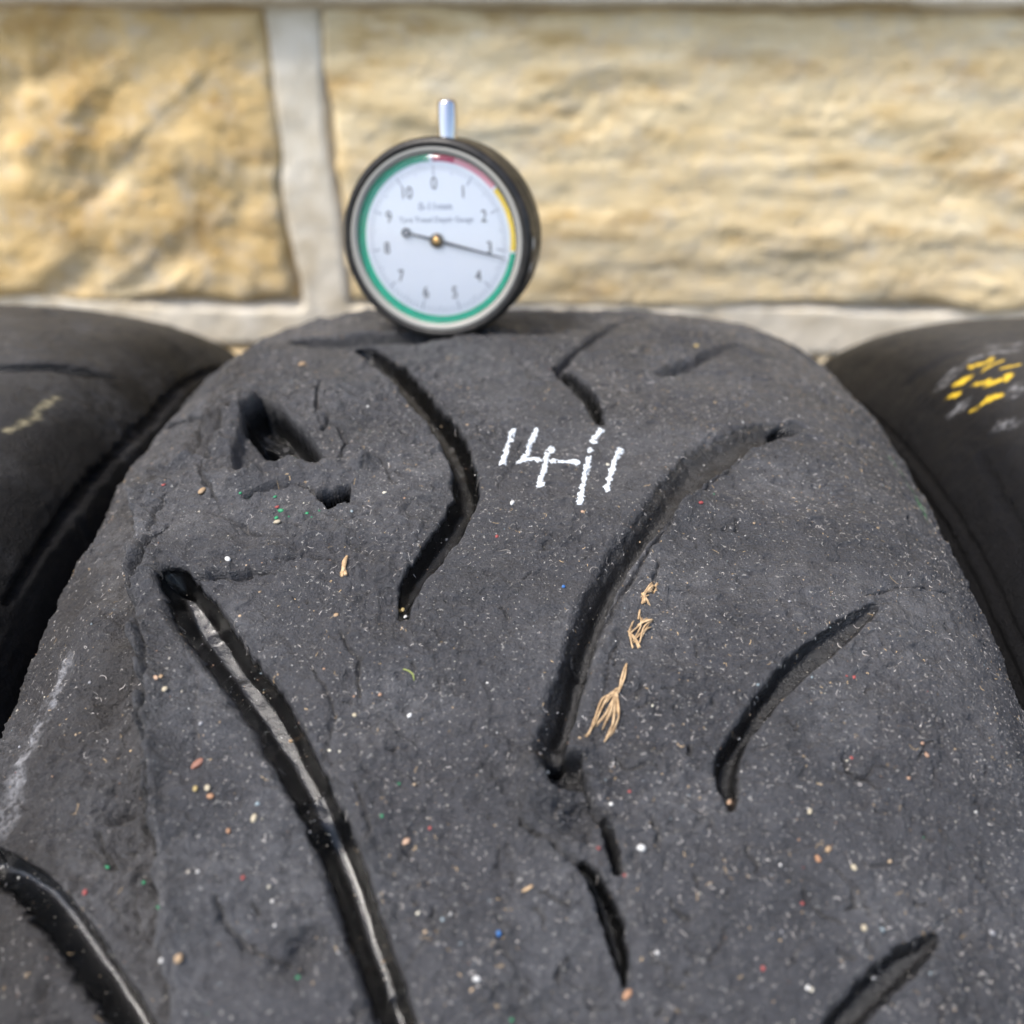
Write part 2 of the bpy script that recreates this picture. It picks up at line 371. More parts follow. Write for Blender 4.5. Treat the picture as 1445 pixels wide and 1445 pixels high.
for ci, (z0, z1, xs) in enumerate(courses):
    for si, (a, b) in enumerate(xs):
        vis = ci == 0 and 1 <= si <= 3 or (ci == 1 and b > -.4 and a < .4)
        st = .0018 if vis else .007
        m = 5e-3
        X = np.arange(a-m, b+m+st, st); Z = np.arange(z0-m, z1+m+st, st); XX, ZZ = np.meshgrid(X, Z); sd = 100+ci*17+si*3
        e = np.minimum(np.minimum(XX-a, b-XX), np.minimum(ZZ-z0, z1-ZZ))*1000
        e = e + 3.6*vn(XX, ZZ, .035, sd)+1.4*vn(XX, ZZ, .009, sd+1)
        ochre = (si == 1) if ci == 0 else rng.random() < .5
        if ochre:
            q = XX*.8+ZZ*.6; p = ZZ*.8-XX*.6
            hh = 3.0*vn(q, p*1.6, .042, sd+2)+2.0*vn(q, p*1.5, .017, sd+3)*(1+.8*vn(XX, ZZ, .05, sd+9))+1.5*sstep(-.1, .1, vn(q*.5, p, .03, sd+10))+.8*vn(XX, ZZ, .006, sd+4)+.4*vn(XX, ZZ, .0025, sd+5)
        else:
            wz = ZZ+.004*vn(XX, ZZ, .05, sd+6)
            hh = 1.9*vn(XX*.45, wz, .030, sd+2)+1.0*vn(XX*.3, wz, .011, sd+3)*(1+vn(XX, ZZ, .06, sd+9))+.6*vn(XX*.6, ZZ, .006, sd+4)+.3*vn(XX, ZZ, .0025, sd+5)
            lay = vn(XX*.16, wz+.003*vn(XX, ZZ, .02, sd+12), .013, sd+8)
            hh = hh+1.1*sstep(-.15, .15, lay)-3.*np.clip(lay-.45, 0, 1)+.8*sstep(.05, .25, vn(XX*.3, wz, .022, sd+13))
        hh = .62*hh + .35*vn(XX, ZZ, .0036, sd+21)*(1+vn(XX, ZZ, .03, sd+22))
        ht = -5+10.5*sstep(-3, 4, e)+hh*sstep(0, 9, e)
        V = np.stack([XX, -ht*MM, ZZ], -1).reshape(-1, 3)
        F = gridfaces(*XX.shape)
        so = link(bpy.data.objects.new('stone', mesh_np('stone', V, F, OCHRE if ochre else BUFF)), wall)
# mortar: one raised ribbon net
def mortar_part(x0, x1, z0, z1, st):
    X = np.arange(x0, x1+st*.5, st); Z = np.arange(z0, z1+st*.5, st); XX, ZZ = np.meshgrid(X, Z)
    wx = XX+.0032*vn(XX, ZZ, .04, 71)+.0007*vn(XX, ZZ, .008, 72); wz = ZZ+.0030*vn(XX, ZZ, .04, 73)+.0007*vn(XX, ZZ, .008, 74)
    ins = np.full(XX.shape, -99.)
    for (a0, a1, xs) in courses:
        for (a, b) in xs:
            ins = np.maximum(ins, np.minimum(np.minimum(wx-a, b-wx), np.minimum(wz-a0, a1-wz))*1000)
    top = 4.6+9.0*sstep(zt-.002, zt+.004, ZZ)*(1-sstep(zt2, zt2+.01, ZZ))
    ht = -6+(top+6)*(1-sstep(-.5, 3.0, ins))+.35*vn(XX, ZZ, .012, 75)+.2*vn(XX, ZZ, .004, 76)
    V = np.stack([XX, -ht*MM, ZZ], -1).reshape(-1, 3)
    return V, gridfaces(*XX.shape)
V1, F1 = mortar_part(-.4, .4, zb2-.1, zt2+.02, .002)
parts = [(V1, F1)]
za, zc = zb2-.1, zt2+.02
for (x0, x1, z0, z1) in ((-.95, .95, 0, za), (-.95, .95, zc, WTOP), (-.95, -.4, za, zc), (.4, .95, za, zc)): parts.append(mortar_part(x0, x1, z0, z1, .007))
Vs, Fs, o = [], [], 0
for v_, f_ in parts: Vs.append(v_); Fs.append(f_+o); o += len(v_)
link(bpy.data.objects.new('mortar', mesh_np('mortar', np.concatenate(Vs), np.concatenate(Fs), MORT)), wall)
bm = bmesh.new(); bmesh.ops.create_cube(bm, size=1)
for v in bm.verts: v.co = Vector((v.co.x*1.9, .012+(v.co.y+.5)*.28, (v.co.z+.5)*WTOP))
bm_obj('wall_core', bm, MORT, wall, False)

# ------------------------------------------------------------------ middle tyre
us = np.concatenate([np.arange(-UMAX, -103, .9), np.arange(-103, 103, .285), np.arange(103, UMAX, .9), [UMAX]])
_d = math.radians(1)*R0
A = Field(us, np.concatenate([np.arange(-FULL/2, -32*_d, 20.), np.arange(-32*_d, -4*_d, .23), np.arange(-4*_d, 24*_d, .30), np.arange(24*_d, FULL/2-5, 20.)]))
U, V = A.U, A.V
fade = 1-sstep(math.radians(70)*R0, math.radians(110)*R0, np.abs(V))
A.h += (.6*vn(U, V, 26, 1)+.55*vn(U, V, 9, 2)*(1.3-.006*U)+.30*vn(U, V, 5.2, 7)*np.clip(.6-.012*U, 0, 1.6)+.13*vn(U, V, 3.5, 3)+.06*vn(U, V, 1.3, 4)+.045*vn(U, V, .6, 6))*fade
# torn and flaked patches, crumbs
crumb = np.clip(.35+vn(U, V, 17, 13)+.5*vn(U, V, 6, 14)-.004*U, 0, 1)*fade
A.h += crumb*(.36*(1-np.abs(vn(U+.5*vn(U, V, 1.5, 15), V, 2.3, 16))*2)+.22*(1-np.abs(vn(U, V+.4*vn(U, V, 1.1, 17), 1.05, 18))*2)-.15)
A.h -= .45*np.clip(vn(U, V, 1.25, 19)-.5, 0, 1)*(.4+crumb)*fade
A.h += .16*(1-2*np.abs(vn(U*.45+.5*vn(U, V, 4, 23), V+.4*vn(U, V, 2, 24), .95, 25)))*sstep(-10, 50, U)*(.5+.6*vn(U, V, 12, 26))*fade
# larger smeared flakes with an abrupt lower edge
q = vn(U*.7, V, 7.5, 27)+.45*vn(U, V, 2.6, 28)+.2*vn(U, V, 1., 29)
A.h += (.55*sstep(.22, .30, q)*(1-sstep(.3, 1.1, q)*.8) + .4*sstep(-.42, -.36, q)*(1-sstep(-.36, .2, q)))*fade*np.clip(.25+crumb*1.1, 0, 1)
tear = vn(U, V, 6, 8)+.6*vn(U, V, 2.4, 9)
A.h += .18*sstep(.35, .43, tear)*fade - .5*sstep(.66, .74, -tear)*fade + .05*vn(U, V, .4, 12)*fade
# rolled-up layer of picked-up rubber, proud of the smoother left shoulder
edge = [(352, 545), (335, 575), (318, 600), (302, 625), (287, 662), (258, 664), (222, 686), (203, 730), (198, 790), (188, 852), (203, 920), (212, 1000), (206, 1100), (215, 1200), (235, 1330), (248, 1460)]
E_ = picks(edge)
w_, E, SD, T, HW = A.line(E_, 0, 60, .9, 51, 3.5)
sgn = np.sign((E_[-1]-E_[0])[0]*(E_[0][1]-E_[0][1])+1)
DU = A.U[w_] - np.interp(-A.V[w_], -E_[:, 1], E_[:, 0]) + 1.1*vn(A.U[w_], A.V[w_], 5, 77) + .5*vn(A.U[w_], A.V[w_], 1.6, 79); right = DU > 0; E = np.abs(DU)*.9
ends = 1-sstep(E_[4, 1], E_[1, 1]+4, A.V[w_])*.6-.4*sstep(E_[1, 1], E_[0, 1]+6, A.V[w_])
A.h[w_] += np.where(right, (2.8+1.5*vn(A.U[w_], A.V[w_], 9, 80))*(.55+.45*sstep(E_[4, 1], E_[7, 1], A.V[w_]))*sstep(0, .8, E)*np.exp(-np.clip(E-4, 0, 99)/20)+.9*np.exp(-((E-1.9)/1.4)**2)*(1+vn(A.U[w_], A.V[w_], 6, 83)), 0)*ends - np.where(~right, 1.6*np.exp(-(E/5)**2)+1.5*np.exp(-(E/.7)**2), 0)*ends
A.mask[w_][..., 3] = np.maximum(A.mask[w_][..., 3], np.where(~right, .95*ends*sstep(0, 1, E)*(1-sstep(28, 58, E))*(.8+.4*vn(A.U[w_], A.V[w_], 9, 78)), 0))
LEFTOF = (w_, ~right)
# soft shoulder folds on the left
A.crack([(203, 1000), (222, 1080), (228, 1180), (245, 1290), (262, 1400)], .5, .35, step=.25, warp=.6, seed=61)
A.crack([(268, 900), (283, 960), (286, 1010), (276, 1090)], .5, .3, step=.3, warp=.6, seed=62)
# --- grooves
A.groove([(228, 826, 283, 829), (240, 882, 320, 868), (283, 938, 356, 916), (330, 998, 400, 972), (368, 1058, 438, 1038), (402, 1118, 470, 1100), (424, 1162, 494, 1150), (455, 1230, 522, 1218), (480, 1310, 547, 1298), (505, 1380, 572, 1370), (540, 1480, 606, 1470)],
         [5.4, 5.8, 6, 6, 6, 5.8, 5.6, 5.6, 5.6, 5.6, 5.6], soft=(.7, .25), wall=(3.6, 2.7), floor=.16, seed=5, warp=.10, bars=[(0, .4, .4, 2.2), (5.15, 5.8, .45, 3.)])
A.groove([(503, 500, 530, 490), (540, 530, 585, 530), (583, 573, 624, 575), (612, 612, 654, 612), (636, 657, 674, 664), (640, 700, 678, 705), (616, 745, 656, 750), (582, 790, 622, 795), (560, 830, 592, 832), (560, 868, 574, 870)],
         [4.4, 5.6, 6, 6, 6, 5.4, 4.6, 4., 3.2, 1.2], soft=(.35, .3), wall=(1.6, 1.2), seed=15, warp=.25, wet=.88)
A.groove([(434, 487, 436, 473), (470, 490, 470, 472), (520, 489, 520, 470), (560, 484, 560, 468), (610, 482, 610, 466)], [5, 7, 7, 6, 4], soft=(.3, .3), wall=.8, seed=25, wet=.5)
A.poly([(356, 588), (372, 590), (420, 657), (385, 664), (350, 680), (330, 676), (332, 650), (344, 612)], 3.2, wall=.6, seed=26, wet=0.)
A.poly([(371, 566), (396, 574), (432, 610), (464, 657), (432, 664), (388, 648), (343, 612), (347, 590)], 10., wall=.6, seed=27, wet=.88)
A.poly([(440, 702), (466, 694), (495, 685), (492, 708), (463, 724), (452, 712)], 8.5, wall=.6, seed=28, wet=.85)
A.groove([(780, 520, 798, 517), (798, 545, 824, 540), (820, 568, 843, 562), (843, 600, 853, 597)], [3, 5, 5, 3], soft=(.4, .3), wall=.8, seed=35, wet=.7)
A.groove([(905, 451, 912, 446), (848, 470, 852, 463), (814, 491, 822, 485), (789, 512, 799, 507), (781, 524, 795, 520)], [.8, 2.0, 2.6, 3., 3.], soft=(2.5, .6), wall=.8, seed=36, wet=.0)
A.groove([(930, 534, 934, 522), (958, 524, 958, 511), (990, 511, 986, 500), (1045, 491, 1042, 484)], [2.4, 3.6, 3.2, 1.], soft=(1.5, .8), wall=1., seed=37, wet=.1)
A.groove([(1128, 604, 1134, 609), (1082, 597, 1102, 616), (1032, 612, 1048, 640), (978, 640, 1004, 674), (928, 705, 957, 720), (886, 765, 915, 772), (850, 815, 876, 824), (824, 880, 850, 888), (797, 966, 823, 968), (778, 1032, 806, 1036), (766, 1070, 798, 1068)],
         [1.6, 2.6, 2.4, 2.6, 3.2, 3.8, 4.2, 4.8, 5.2, 5.2, 4.6], soft=(2.8, .12), wall=(2., .5), seed=45, wet=.55, warp=.22, lip=.2)
A.poly([(766, 1077), (795, 1070), (822, 1070), (829, 1113), (800, 1117), (776, 1112)], 6., wall=.6, seed=46, wet=.5, tilt=(806, 1126, 4.5, .05))
A.poly([(1084, 600), (1100, 597), (1132, 606), (1104, 617), (1090, 613)], 2.6, wall=.9, seed=47, wet=.8)
A.groove([(816, 1224, 828, 1222), (838, 1273, 866, 1263), (861, 1321, 886, 1317), (873, 1368, 890, 1367), (878, 1389, 884, 1389)], [3, 5.2, 5.4, 4.6, 1.5], soft=(.5, .3), wall=.9, seed=55, wet=.7, warp=.35)
A.groove([(847, 1163, 857, 1160), (855, 1200, 872, 1195), (862, 1229, 876, 1225)], [1.8, 4.4, 4.], soft=(.4, .3), wall=.8, seed=56, wet=.5)
A.groove([(1226, 855, 1243, 860), (1192, 872, 1213, 892), (1150, 898, 1172, 928), (1105, 938, 1128, 964), (1066, 985, 1092, 1000), (1034, 1035, 1058, 1042), (1009, 1080, 1040, 1080), (1018, 1118, 1043, 1112), (1030, 1140, 1037, 1141)],
         [1.2, 2., 2.6, 3.4, 4.4, 5, 5.2, 5, 2.5], soft=(.8, .15), wall=(1.2, .5), seed=65, wet=.6, warp=.2, floor=.2)
A.groove([(1317, 1320, 1324, 1334), (1264, 1344, 1294, 1375), (1216, 1385, 1256, 1412), (1170, 1438, 1222, 1442), (1130, 1500, 1185, 1500)], [1.5, 3.4, 4., 4.2, 4.2], soft=(1., .2), wall=(1.4, .7), seed=75, wet=.6, floor=.2, warp=.3)
A.groove([(-30, 1240, -20, 1186), (5, 1250, 12, 1199), (36, 1272, 58, 1220), (65, 1314, 105, 1264), (108, 1371, 150, 1328), (151, 1429, 195, 1400), (178, 1480, 228, 1460)], [4, 4.6, 4.8, 4.8, 4.8, 4.8, 4.8], soft=(1.8, .5), wall=(3.6, 2.7), seed=85, floor=.16, warp=.16)
A.groove([(236, 606, 235, 596), (264, 601, 262, 591), (300, 594, 298, 585), (322, 590, 320, 582)], [2.5, 2.8, 2.6, 1.], soft=(.6, .5), wall=.6, seed=95, wet=.3)
# --- raised torn flap across the double hole, other lumps and dents
A.crack([(338, 706), (375, 682), (420, 668), (470, 668), (530, 655)], .1, 0., warp=0)
for (x, y, r, a) in [(345, 700, 3., 1.8), (368, 690, 3, 1.9), (392, 680, 3, 2.1), (418, 675, 3, 2.2), (444, 676, 2.6, 1.7), (468, 672, 3, 1.3), (500, 668, 3., 1.0), (752, 1092, 2.2, 1.6), (768, 1078, 2., 1.2), (800, 1064, 2., 1.3), (822, 1064, 2., 1.), (765, 1110, 2.4, 1.), (838, 1100, 2.2, .9), (768, 1150, 4, 1.1), (800, 1190, 3.5, 1.2), (838, 1215, 2.6, 1.), (818, 1158, 2.6, -1.8), (835, 1250, 2.5, .7), (895, 1290, 3, .8), (905, 1350, 3, .7), (330, 640, 2.5, 1.2), (322, 600, 2.5, 1.2), (352, 552, 3, 1.), (215, 800, 2.5, 1.1), (235, 705, 3, .8), (275, 680, 3, .9), (200, 850, 2, 1.2), (745, 1180, 5, .4), (818, 1160, 3.2, -.5), (900, 1080, 2.5, 1.2), (915, 1076, 2, 1.), (425, 1350, 3., -2.8), (438, 1335, 2.6, -2.2), (408, 1356, 2, -1.6), (405, 1330, 3, .8), (345, 1335, 4, -1.),
                     (155, 1150, 1.2, -1.8), (165, 1145, 1.4, -2.2), (176, 1141, 1.1, -1.8), (545, 800, 6, .6), (480, 560, 6, .5), (455, 545, 2.2, -.9), (475, 590, 2., -.8), (520, 470, 6, .5), (870, 480, 6, .7), (1060, 470, 9, .6), (1200, 1060, 6, .5), (1080, 1130, 6, .4), (300, 720, 6, .7), (345, 760, 5, -.5), (480, 770, 4, -.4),
                     (1160, 690, 6, -.4), (1000, 660, 4, .6), (960, 700, 4, .6), (350, 1300, 7, -.4), (500, 1090, 5, .4), (280, 1250, 5, .4), (200, 700, 4, .8), (660, 720, 5, .3)]:
    A.blob(x, y, r, a, seed=int(x))
for k, (p, wd, am) in enumerate([([(338, 708), (352, 690), (380, 674), (412, 662), (440, 670), (470, 664), (505, 662), (530, 650)], 2.0, 2.9), ([(374, 556), (345, 588), (326, 625), (318, 668)], 1.8, 2.4), ([(332, 556), (300, 605), (282, 652)], 2.3, 2.3),
    ([(262, 662), (224, 688), (206, 735), (200, 790), (192, 850)], 2.4, 2.4), ([(190, 845), (206, 905), (214, 960), (209, 1045), (212, 1120)], 1.8, 2.4), ([(245, 795), (222, 850), (236, 925)], 2.2, 1.2), ([(400, 748), (460, 762), (520, 742)], 3.5, 1.), ([(300, 775), (360, 790), (430, 785)], 2.5, .9),
    ([(744, 1110), (740, 1160), (775, 1200), (812, 1222)], 1.8, 1.4), ([(882, 1250), (902, 1300), (906, 1360)], 1.8, 1.1), ([(748, 1105), (753, 1082), (785, 1064), (822, 1063), (838, 1092)], 1.4, 1.9), ([(478, 1075), (492, 1120), (515, 1180), (530, 1240)], 1.8, .9),
    ([(1012, 664), (964, 714), (920, 775), (885, 830), (862, 890), (840, 960), (818, 1030)], 1.3, 1.0), ([(252, 1200), (256, 1280), (266, 1360)], 2.2, 1.0), ([(290, 900), (330, 960), (362, 1030), (390, 1100)], 2.2, -.6), ([(478, 520), (470, 580), (500, 640)], 3., 1.1), ([(420, 455), (470, 455), (540, 452)], 2.5, 1.2), ([(845, 1140), (870, 1180), (884, 1225)], 1.6, 1.0), ([(150, 1130), (172, 1125), (190, 1135)], 1.6, .9)]):
    A.ridge(p, wd, am, seed=500+7*k)
# --- cracks
CR = [([(228, 825), (283, 830), (333, 821), (355, 812), (394, 816)], .6, 1.8, .9), ([(246, 758), (226, 795), (214, 820), (199, 850)], .95, 2., .6), ([(452, 545), (446, 572), (463, 590), (458, 612)], .9, 1.6, .4), ([(829, 1112), (842, 1145), (862, 1185), (874, 1228)], .5, 1.4, .4), ([(350, 712), (385, 696), (425, 690), (445, 700)], .7, 1.8, -.4), ([(300, 640), (290, 680), (310, 715)], .6, 1.4, .4), ([(330, 540), (300, 575), (272, 640)], .7, 1.5, .5), ([(470, 600), (492, 628), (478, 650)], .7, 1.3, .4), ([(262, 700), (240, 725), (228, 770)], .6, 1.3, .3), ([(215, 900), (226, 960), (222, 1020), (214, 1090), (224, 1160)], .6, 1.4, .4), ([(400, 800), (440, 790), (475, 800)], .4, .9, -.3), ([(130, 1175), (150, 1215), (165, 1228)], .5, 1.1, .3), ([(300, 735), (345, 748), (380, 765), (430, 768)], .45, 1.1, .3), ([(500, 640), (540, 650), (560, 690)], .4, 1., .3), ([(480, 900), (510, 935), (505, 985)], .4, 1., .3), ([(735, 1159), (746, 1177), (771, 1191), (790, 1211), (822, 1226)], .55, 1.2, -.5),
      ([(1222, 838), (1249, 833), (1278, 829), (1306, 830), (1342, 839)], .35, .9, -.25), ([(1189, 1066), (1195, 1086), (1216, 1100), (1242, 1111)], .4, 1.1, .2), ([(185, 1262), (183, 1243), (196, 1232), (214, 1238), (218, 1256)], .35, .8, .2), ([(187, 1262), (193, 1290), (191, 1312), (196, 1320)], .3, .6, .15),
      ([(1005, 668), (962, 706), (910, 795), (888, 830), (866, 866), (846, 905), (830, 950), (820, 985)], .45, 1.0, .3), ([(930, 790), (922, 822), (921, 840)], .3, .8, 0), ([(880, 905), (858, 945), (848, 985)], .3, .7, .2), ([(965, 712), (990, 690), (1035, 655), (1062, 642)], .45, .9, -.4),
      ([(455, 1078), (472, 1010), (462, 975), (440, 950)], .35, .7, .2), ([(125, 1190), (152, 1222), (165, 1230)], .3, .6, 0), ([(160, 1232), (160, 1280), (178, 1300), (184, 1330)], .3, .5, 0), ([(310, 1270), (322, 1310), (350, 1340), (390, 1360), (410, 1368)], .45, .8, -.4),
      ([(740, 615), (732, 650), (700, 690)], .25, .5, 0), ([(460, 560), (448, 590), (462, 608)], .5, 1., .3), ([(868, 1075), (880, 1085), (900, 1088), (925, 1082)], .45, 1.1, .3), ([(795, 510), (830, 490), (870, 478)], .3, .6, -.3), ([(862, 1160), (845, 1140), (815, 1135), (797, 1147), (800, 1160)], .35, .6, -.2),
      ([(1178, 1230), (1215, 1260), (1230, 1300)], .3, .5, 0), ([(500, 1110), (518, 1150), (522, 1190)], .35, .7, .2), ([(845, 590), (862, 578), (872, 570)], .3, .8, 0), ([(600, 1330), (560, 1380), (548, 1430)], .3, .4, 0), ([(930, 975), (952, 976)], .3, .9, 0), ([(1360, 1010), (1382, 1030), (1400, 1050)], .3, .6, 0), ([(270, 1290), (240, 1350), (232, 1410)], .4, .6, .2)]
for k, (p, wd, dp, st) in enumerate(CR): A.crack(p, wd, dp, step=st, warp=.45, seed=200+k*3)
# many short random cracks and scabs
rr = np.random.default_rng(7)
for k in range(230):
    px, py = rr.uniform(120, 1400), rr.uniform(480, 1440)
    q = pick(px, py)
    if abs(q[0]) > 95 or abs(A.at(q[0], q[1])) > 1.6: continue
    a = rr.uniform(0, math.pi*2); L = rr.uniform(1, 4.5); P = [q[:2]]
    for j in range(4): a += rr.normal()*.55; P.append(P[-1]+L/4*np.array([math.cos(a), math.sin(a)])*(1.3 if rr.random() < .5 else .8))
    A.crack(P, rr.uniform(.2, .4), rr.uniform(.3, .8), off=None, step=rr.uniform(-.12, .15), warp=.5, seed=400+k % 20, stepw=rr.uniform(2, 4))
for k in range(260):
    px, py = rr.uniform(60, 1420), rr.uniform(480, 1440); q = pick(px, py)
    if abs(q[0]) > 98 or A.at(q[0], q[1]) < -1.5: continue
    A.blob(px, py, rr.uniform(.5, 1.8), rr.choice([-1.6, 1, 1])*rr.uniform(.2, .6), seed=k, asp=rr.uniform(1, 2.2), ang=rr.uniform(0, 3))
# --- stains: grey scuffs, brown soil, green streak
A.stain([(92, 935), (70, 985), (45, 1040), (28, 1090), (8, 1160)], 1.6, 1, 1., seed=41, soft=2.2, brk=.9)
A.stain([(330, 1010), (255, 760)], .1, 1, 0)
A.stain([(1258, 642), (1280, 680), (1298, 712), (1312, 738)], .3, 2, .55, seed=43, soft=.7)
A.stain([(262, 640), (285, 610), (315, 560), (330, 520)], 5, 3, .9, seed=44, soft=4)
A.stain([(240, 655), (225, 700)], 2, 3, .8, seed=45, soft=3)
A.stain([(475, 445), (620, 470), (900, 452)], 6, 3, .35, seed=46, soft=6)
A.stain([(400, 630), (420, 640)], 1.2, 3, .4, seed=47, soft=1)
A.mask[..., 1] = np.maximum(A.mask[..., 1], .16*np.clip(vn(U, V, 14, 66)+.2, 0, 1))
TYZ = (0, 0, R0*MM)
tm = empty('tyre', TYZ); tag(tm, 'worn black tyre in the middle with white numbers and the gauge standing on it', 'tyre', 'tyres standing side by side')
link(bpy.data.objects.new('tread', A.mesh('tread', RUB)), tm); make_sides(tm)

# ------------------------------------------------------------------ neighbouring tyres
PIT = 2*W+1.2
def neighbour(sgn, rubm, label, feats, amp=1.):
    off = sgn*PIT
    lo, hi = (-20, 125) if sgn < 0 else (-125, 20)
    us = np.concatenate([np.arange(-UMAX, lo, 3.), np.arange(lo, hi, .95), np.arange(hi, UMAX, 3.), [UMAX]])
    us = us[np.concatenate([[True], np.diff(us) > .05])]
    B = Field(us, vaxis(-33, 26, .95)); U, V = B.U, B.V
    B.h += .35*(1-2*np.abs(vn(U, V, 3.2, 311+sgn)))*np.clip(vn(U, V, 14, 313+sgn)+.2, 0, 1)*(1-sstep(330, 560, np.abs(V)))
    B.h += amp*(.6*vn(U, V, 22, 301+sgn)+.2*vn(U, V, 8, 303+sgn)+.1*vn(U, V, 3, 305+sgn)+.05*vn(U, V, 1.2, 307+sgn))*(1-sstep(330, 560, np.abs(V)))
    feats(B, off)
    t = empty('tyre', (off*MM, 0, R0*MM)); tag(t, label, 'tyre', 'tyres standing side by side')
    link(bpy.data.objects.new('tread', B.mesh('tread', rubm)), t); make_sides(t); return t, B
def fl(B, off):
    B.groove([(-20, 524, -20, 514), (20, 524, 20, 514), (60, 522, 62, 512), (100, 527, 104, 517), (160, 536, 164, 531)], [2.2, 2.4, 2.2, 2.2, .8], off=off, soft=(1.2, .8), wall=1., seed=111, wet=.7)
    B.stain([(12, 608), (40, 592), (80, 562)], .7, 2, .7, off=off, seed=112, soft=.6)
    B.crack([(310, 520), (250, 548), (215, 590), (165, 640), (120, 690), (80, 745), (50, 790), (10, 850)], 1.6, 1.6, off=off, step=.8, warp=.3, seed=113)
    B.crack([(60, 436), (75, 443), (20, 446)], .8, .8, off=off, warp=.2)
    B.mask[..., 3] = np.maximum(B.mask[..., 3], .22*sstep(0, 60, B.V)*np.clip(.4+vn(B.U, B.V, 18, 5), 0, 1))
    B.mask[..., 1] = np.maximum(B.mask[..., 1], .15*np.clip(vn(B.U, B.V, 12, 67), 0, 1))
def fr(B, off):
    for k, (pts, hw) in enumerate([([(1372, 519), (1392, 512), (1398, 508)], .85), ([(1392, 522), (1412, 512)], .5), ([(1418, 521), (1440, 518)], .6), ([(1352, 543), (1364, 534)], .9), ([(1373, 545), (1395, 541)], .7), ([(1398, 546), (1415, 537), (1426, 530)], .8),
                                   ([(1346, 561), (1355, 557)], 1.), ([(1396, 563), (1410, 560)], .8), ([(1370, 583), (1380, 576), (1390, 569)], .5)]):
        B.stain(pts, hw, 2, 1.3, off=off, seed=120+k, soft=.35, brk=.25, bs=2)
    for k, pts in enumerate([[(1330, 548), (1345, 525), (1380, 505), (1430, 495)], [(1345, 585), (1360, 570)], [(1412, 600), (1436, 596)], [(1400, 490), (1440, 487)], [(1425, 560), (1440, 545)]]):
        B.stain(pts, 1.0, 1, .8, off=off, seed=140+k, soft=1.5, brk=.9)
    B.crack([(1382, 640), (1400, 680), (1425, 725), (1444, 770)], 1.4, 1.2, off=off, step=-.6, warp=.3, seed=123)
    B.groove([(1280, 545, 1284, 535), (1310, 520, 1316, 510), (1350, 505, 1352, 497)], [.8, 1., .5], off=off, soft=(1.5, 1.5), wall=1, seed=131, wet=.0)
    B.mask[..., 3] = np.maximum(B.mask[..., 3], .22*sstep(0, 60, B.V)*np.clip(.4+vn(B.U, B.V, 18, 6), 0, 1))
    for k, d in enumerate((0, 4.5, 8)):    # moulded ribs low on the shoulder
        B.h += -1.2*np.exp(-((B.U+103+d)/.8)**2)
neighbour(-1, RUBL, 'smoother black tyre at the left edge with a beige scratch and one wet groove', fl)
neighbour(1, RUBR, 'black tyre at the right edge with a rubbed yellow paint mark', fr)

# ------------------------------------------------------------------ things on the middle tread
CEN = np.array([0, 0, R0*MM])
def on(u, v, lift=0.): return surf(np.asarray(u, float), np.asarray(v, float), A.at(np.asarray(u, float), np.asarray(v, float))+lift)
def frame(u, v):
    n = surfn(u, v); a = np.stack([np.zeros_like(n[..., 0]), np.cos(v/R0), -np.sin(v/R0)], -1); b = np.cross(a, n); b /= np.linalg.norm(b, axis=-1, keepdims=True); return b, a, n
# painted 14-11
CHALK = mat('white_paint_pen', (.47, .50, .52), .7); N = NB(CHALK); N.l(N.bump(N.noise(N.obj(), 2500, 3, .7), .6, .0002), N.b.inputs['Normal'])
def strokes(name, lines, wmm, parent, seed):
    P = [picks(l) for l in lines]; al = np.concatenate(P); st = .09
    uu = np.arange(al[:, 0].min()-2, al[:, 0].max()+2, st); vv = np.arange(al[:, 1].min()-2, al[:, 1].max()+2, st)
    F_ = Field(uu, vv); E = np.full(F_.U.shape, 99.)
    for p in P:
        n = len(p); t = np.linspace(0, n-1, n*6); q = np.stack([np.interp(t, range(n), p[:, i]) for i in (0, 1)], 1)
        hw = wmm*(.85+.35*np.abs(np.linspace(-1, 1, len(q)))**3)
        w, e, *_ = F_.line(q, hw, 2.5, .16, seed, .7); E[w] = np.minimum(E[w], e)
    E = E+.20*vn(F_.U, F_.V, .5, seed+7)+.20*vn(F_.U, F_.V, .24, seed+8)
    hole = (vn(F_.U, F_.V, .42, seed+11)+.6*vn(F_.U, F_.V, .9, seed+12) > .72) | (vn(F_.U, F_.V, .25, seed+13) > .66)
    keep = (E < 0) & ~hole
    hgt = np.where(keep, .05+.16*np.sqrt(np.clip(-E, 0, .4)/.4)+.05*vn(F_.U, F_.V, .35, seed+9), -.05)
    X = on(F_.U, F_.V, 0)+surfn(F_.U, F_.V)*hgt[..., None]*MM
    n, m = E.shape; F = gridfaces(n, m); kk = keep.ravel(); F = F[kk[F].any(1)]
    used = np.unique(F); re = np.zeros(n*m, int); re[used] = np.arange(len(used))
    o = link(bpy.data.objects.new(name, mesh_np(name, X.reshape(-1, 3)[used], re[F], CHALK)), parent)
    tag(o, 'white paint pen numbers reading 14-11'); return o
strokes('painted_number', [[(724, 609), (717, 628), (713, 645), (709, 660)], [(757, 611), (749, 625), (744, 640), (734, 650)], [(734, 651), (748, 648), (761, 650)], [(779, 630), (771, 645), (767, 665), (762, 687)], [(779, 650), (796, 649), (814, 651)],
                           [(848, 609), (840, 620)], [(837, 624), (838, 625)], [(833, 636), (833, 636.5)], [(831, 647), (826, 668), (822, 690), (818, 710)], [(875, 632), (868, 648), (861, 670), (856, 690)]], .56, tm, 81)

